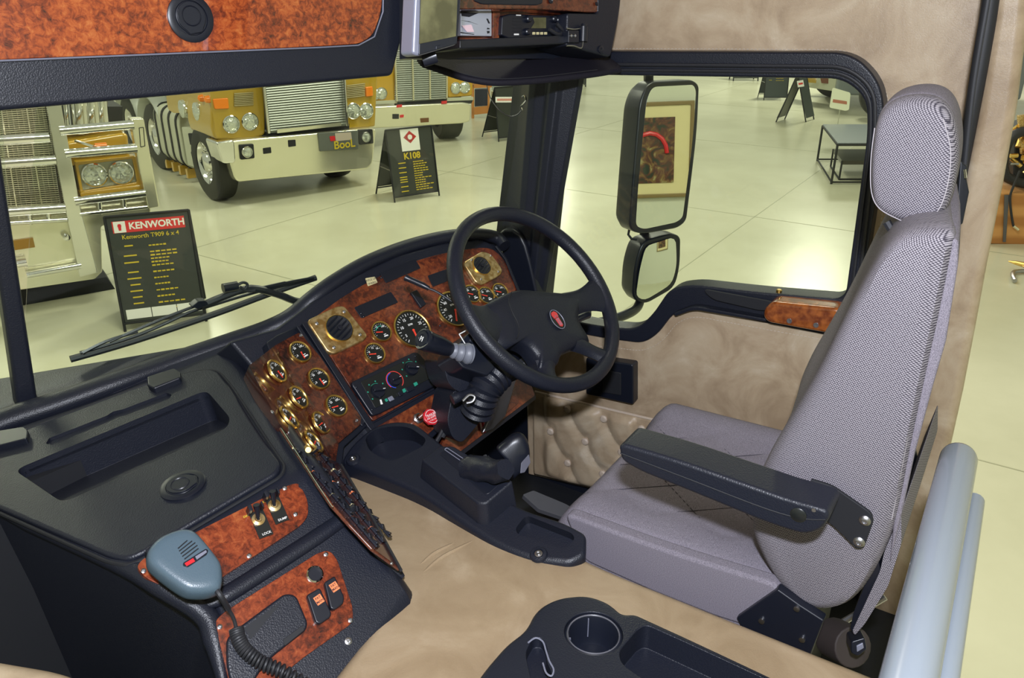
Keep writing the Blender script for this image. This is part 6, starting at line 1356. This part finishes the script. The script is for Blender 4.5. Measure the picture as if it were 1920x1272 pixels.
pl = (ap+(ps_-ap)*.18, (CAM-ap).normalized()); slab('sticker', off(pl, .03), [(1494, 152), (1506, 150), (1508, 162), (1496, 164)], 0, 0, WHITE, sgm, th=.005, bev=0); slab('sticker_line', off(pl, .033), [(1497, 156), (1505, 154.5), (1505.5, 158), (1497.5, 159.5)], 0, 0, SIGNR, sgm, th=.003, bev=0)
# dark display blocks at the top of the side window
for nm, (xa, xb, yb, hh), lab in (('display_board', (1375, 1421, 152, .5), 'low dark display board at the very top of the side window near its middle'), ('display_board', (1076, 1098, 163, .55), 'small dark display board glimpsed at the top left corner of the side window')):
    a, b = PZ(xa, yb, 0), PZ(xb, yb, 0); bb = Vector((-(b-a).normalized().y, (b-a).normalized().x, 0))
    if bb.dot(CAM-a) > 0: bb = -bb
    t_ = thing(nm, (a+b)/2, lab, 'sign'); bm = mb(); prism(bm, [a+Vector((0, 0, .08)), b+Vector((0, 0, .08)), b+bb*.2+Vector((0, 0, hh+.5)), a+bb*.2+Vector((0, 0, hh+.5))], bb*.02); put('board', bm, SIGNB, t_)
    bm = mb()
    for p in (a, b): tube(bm, [p, p+bb*.2+Vector((0, 0, hh+.5))], .02, 6); tube(bm, [p+bb*.5, p+bb*.2+Vector((0, 0, hh+.5))], .02, 6)
    put('frame', bm, DARK, t_)
# --- table
tA, tB = Vector((13.2, 2.51, 0)), Vector((15.18, 3.22, 0)); ex = Vector((.28, -.96, 0)).normalized(); H_ = .62
tP = PZ(1571, 268, H_); tQ = PZ(1543, 233, H_); tR = PZ(1640, 268, H_); exx = (tR-tP).normalized(); Wt = 1.3
tbl = thing('low_table', (tP.x, tP.y, 0), 'low table with pale top and thin black metal legs, seen through the driver window', 'table')
bm = mb(); q = [tP, tP+exx*Wt, tQ+exx*Wt, tQ]; prism(bm, q, Vector((0, 0, -.03))); put('table_top', bm, mat('slate_top', (.20, .23, .27), .18), tbl, bev=.004)
for c in q: bm = mb(); tube(bm, [c+Vector((0, 0, -.03)), Vector((c.x, c.y, 0))], .018, 6); put('leg', bm, DARK, tbl)
bm = mb()
for a, b in ((0, 1), (1, 2), (2, 3), (3, 0)): tube(bm, [Vector((q[a].x, q[a].y, .03)), Vector((q[b].x, q[b].y, .03))], .014, 6); tube(bm, [q[a]+Vector((0, 0, -.03)), q[b]+Vector((0, 0, -.03))], .018, 6)
put('rail', bm, DARK, tbl)
sp = PZ(1573, 338, 0); t2_ = thing('nest_table', (sp.x, sp.y, 0), 'smaller black metal-framed table tucked under the low table', 'table'); H2 = .30
q = [Vector((sp.x, sp.y, H2)), Vector((sp.x, sp.y, H2))+exx*1.1, Vector((sp.x, sp.y, H2))+exx*1.1+(tQ-tP)*.55, Vector((sp.x, sp.y, H2))+(tQ-tP)*.55]
bm = mb(); prism(bm, q, Vector((0, 0, -.06))); put('table_top', bm, mat('dark_top', (.05, .05, .045), .3), t2_, bev=.004)
for c in q: bm = mb(); tube(bm, [c, Vector((c.x, c.y, .015))], .015, 6); put('leg', bm, DARK, t2_)
bm = mb(); tube(bm, [Vector((q[0].x, q[0].y, .015)), Vector((q[1].x, q[1].y, .015))], .015, 6); tube(bm, [Vector((q[0].x, q[0].y, .015)), Vector((q[3].x, q[3].y, .015))], .015, 6); put('rail', bm, DARK, t2_)
# --- far truck seen past the window corner
fc = PZ(1602, 222, 0); ft_ = thing('parked_truck', (fc.x, fc.y, 0), 'grey parked truck with black tyres cut off by the upper right window corner', 'truck')
fe = Vector((.32, -.95, 0)).normalized()
wheel(ft_, fc+Vector((.1, 0, .55))+fe*.55, (-.94, -.33, 0), R=.55, rim=False)
fd = PZ(1545, 181, 0); wheel(ft_, fd+Vector((0, 0, .55))+fe*.2, (-.94, -.33, 0), R=.55, rim=False)
bm = mb(); a_ = PD(1566, 178, 19.2); prism(bm, [a_, a_+fe*4, a_+fe*4+Vector((3, 1, 0)), a_+Vector((3, 1, 0))], Vector((0, 0, 1.5))); put('body', bm, mat('far_truck_grey', (.20, .23, .25), .3), ft_, bev=.06)
bm = mb(); a_ = PD(1502, 162, 20.3); b_ = PD(1566, 172, 19.4); prism(bm, [a_, b_, b_+Vector((.8, .3, 0)), a_+Vector((.8, .3, 0))], Vector((0, 0, .5))); put('frame_rail', bm, WPAINT, ft_, bev=.02)
for q in ([(1508, 146), (1532, 146), (1530, 156), (1508, 154)], [(1538, 146), (1558, 146), (1556, 157), (1540, 156)]): slab('panel', (PD(1530, 165, 19.7), (CAM-PD(1530, 165, 19.7)).normalized()), q, 0, .05, YPAINT if q[0][0] < 1520 else mat('rust_red', (.16, .05, .02), .6), ft_, th=.03, bev=0)
# white card sign on a slim post
cp_ = PZ(1575, 250, 0)
cs = thing('card_sign', (cp_.x, cp_.y, 0), 'small white rounded card sign with a red bar in front of the far truck tyre', 'sign')
cpl = (PZ(1575, 222, .45), Vector((-.93, -.30, .22)).normalized())
slab('card', cpl, [(1561, 164), (1595, 174), (1592, 206), (1586, 208), (1555, 202)], .04, 0, mat('card_white', (.80, .82, .66), .6), cs, th=.01, bev=.002); slab('red_bar', cpl, [(1562, 186), (1588, 190), (1588, 196), (1561, 192)], .01, .003, mat('brick_red', (.45, .16, .10), .6), cs, th=.004, bev=0)
bm = mb(); tube(bm, [Vector(PP(1575, 205, off(cpl, -.02))), Vector((PP(1575, 205, cpl).x, PP(1575, 205, cpl).y, 0))], .008, 6); put('post', bm, WPAINT, cs)
# --- orange trolley rack behind the amber truck
rk = thing('shelf_rack', PZ(905, 222, 0), 'orange timber rack with blue boards standing beyond the amber truck', 'rack')
PRk = (PZ(905, 222, 0), N(-58, 0))
for q in ([(883, 130), (889, 130), (889, 222), (884, 222)], [(915, 130), (919, 130), (918, 210), (914, 210)], [(880, 158), (922, 156), (922, 164), (880, 166)], [(884, 202), (920, 198), (920, 212), (884, 216)]): slab('timber', PRk, q, 0, 0, mat('orange_timber', (.60, .25, .07), .5) if 'orange_timber' not in bpy.data.materials else bpy.data.materials['orange_timber'], rk, th=.06, bev=.005)
slab('blue_board', PRk, [(889, 135), (915, 134), (915, 156), (889, 158)], 0, -.02, mat('blue_board', (.08, .18, .42), .5), rk, th=.02, bev=0); slab('dark_bin', PRk, [(890, 168), (914, 167), (914, 198), (890, 200)], 0, -.04, mat('dark_bin', (.03, .035, .06), .5), rk, th=.2, bev=0)
# pale grey vehicle behind sign by the pillar
pv_ = thing('parked_truck', PZ(950, 190, 0), 'pale silver vehicle front glimpsed between the sun visor and the windscreen pillar', 'truck')
PV = (PZ(945, 205, 0), N(-58, 0)); slab('bonnet', PV, [(922, 130), (1010, 130), (1010, 172), (922, 175)], .05, 0, mat('silver_paint', (.40, .44, .42), .3), pv_, th=1.5, bev=.05); slab('bumper', PV, [(920, 170), (1010, 167), (1010, 178), (920, 181)], .03, .1, ALU, pv_, th=.3, bev=.03)
wheel(pv_, PV[0]+Vector((.9, -.4, .5)), (-.85, -.5, 0), R=.5, rim=False)
# --- engine display at the right edge
PE_ = plane3(PZ(1862, 458, 0), PZ(1990, 458, 0), PZ(1862, 458, 0)+Vector((0, 0, 1)))
pb = thing('timber_plinth', PZ(1920, 458, 0), 'orange timber plinth carrying an old engine display at the right edge', 'plinth')
slab('plinth_block', PE_, [(1838, 362), (2060, 366), (2060, 462), (1830, 457)], 0, 0, PLY, pb, th=1.0, bev=.01)
zt = PP(1862, 365, PE_).z
en = thing('engine_display', PP(1920, 362, PE_), 'old engine with brass fittings in a black curved frame on the timber plinth', 'engine')
bm = mb(); tube(bm, cat([PP(x, y, off(PE_, -.1)) for x, y in ((2000, 255), (1915, 262), (1888, 280), (1878, 310), (1880, 340), (1895, 352), (1925, 360), (2000, 366))], 6, False), .055, 12); put('curved_frame', bm, NET, en)
slab('engine_block', off(PE_, -.2), [(1900, 262), (2010, 240), (2010, 352), (1896, 350)], .03, 0, mat('engine_black', (.02, .022, .03), .4), en, th=.5, bev=.03)
random.seed(5)
bm = mb()
for k in range(26):
    x, y = random.uniform(1904, 1950), random.uniform(225, 345); p = PP(x, y, off(PE_, -.12+random.uniform(-.05, .08))); d = Vector((random.uniform(-1, 1), random.uniform(-1, 1), random.uniform(-1, 1))).normalized(); tube(bm, [p, p+d*random.uniform(.05, .14)], random.uniform(.015, .035), 8)
put('brass_fittings', bm, BRASS, en)
slab('brass_plate', off(PE_, -.12), [(1906, 232), (1935, 228), (1936, 300), (1912, 305)], .01, 0, BRASSW, en, th=.04, bev=.005)
bm = mb(); tube(bm, [PP(1890, 322, off(PE_, -.02)), PP(1906, 322, off(PE_, -.02))], .014, 8); put('pin', bm, STEEL, en)
lo = min((BASE[c]+v.co).z for c in bpy.data.objects if c.parent == en for v in c.data.vertices); en.location.z += zt+.002-lo
hs_ = thing('hanging_hose', PP(1900, 440, PE_), 'thin black hose with bright tip and dark strap hanging over the timber plinth', 'hose')
bm = mb(); tube(bm, cat([PP(x, y, off(PE_, .03)) for x, y in ((1912, 320), (1900, 350), (1894, 370), (1896, 400), (1900, 424))], 5, False), .013, 8); put('hose', bm, NET, hs_)
bm = mb(); tube(bm, [PP(1900, 424, off(PE_, .03)), PP(1909, 431, off(PE_, .03))], .016, 8); put('hose_tip', bm, ALU, hs_)
slab('strap', PE_, [(1884, 366), (1892, 366), (1886, 454), (1881, 454)], 0, .02, mat('grey_strap', (.10, .10, .11), .7), hs_, th=.01, bev=0)
tl = thing('brass_lance', PZ(1905, 500, 0), 'brass nozzle with a bent dark steel tube lying on the floor right of the cab', 'nozzle')
bm = mb(); tube(bm, [PZ(1891, 490, .10), PZ(1905, 493, .10), PZ(1925, 498, .10)], [.006, .022, .03], 10); put('nozzle', bm, BRASS, tl)
bm = mb(); tube(bm, cat([PZ(1903, 527, .03), PZ(1899, 518, .03), PZ(1902, 510, .03), PZ(1925, 508, .03), PZ(1960, 506, .03)], 5, False), .022, 8); put('bent_tube', bm, STEEL, tl)
bm = mb(); tube(bm, [PZ(1925, 498, .10), PZ(1935, 505, .0)], .02, 8); put('foot', bm, STEEL, tl)
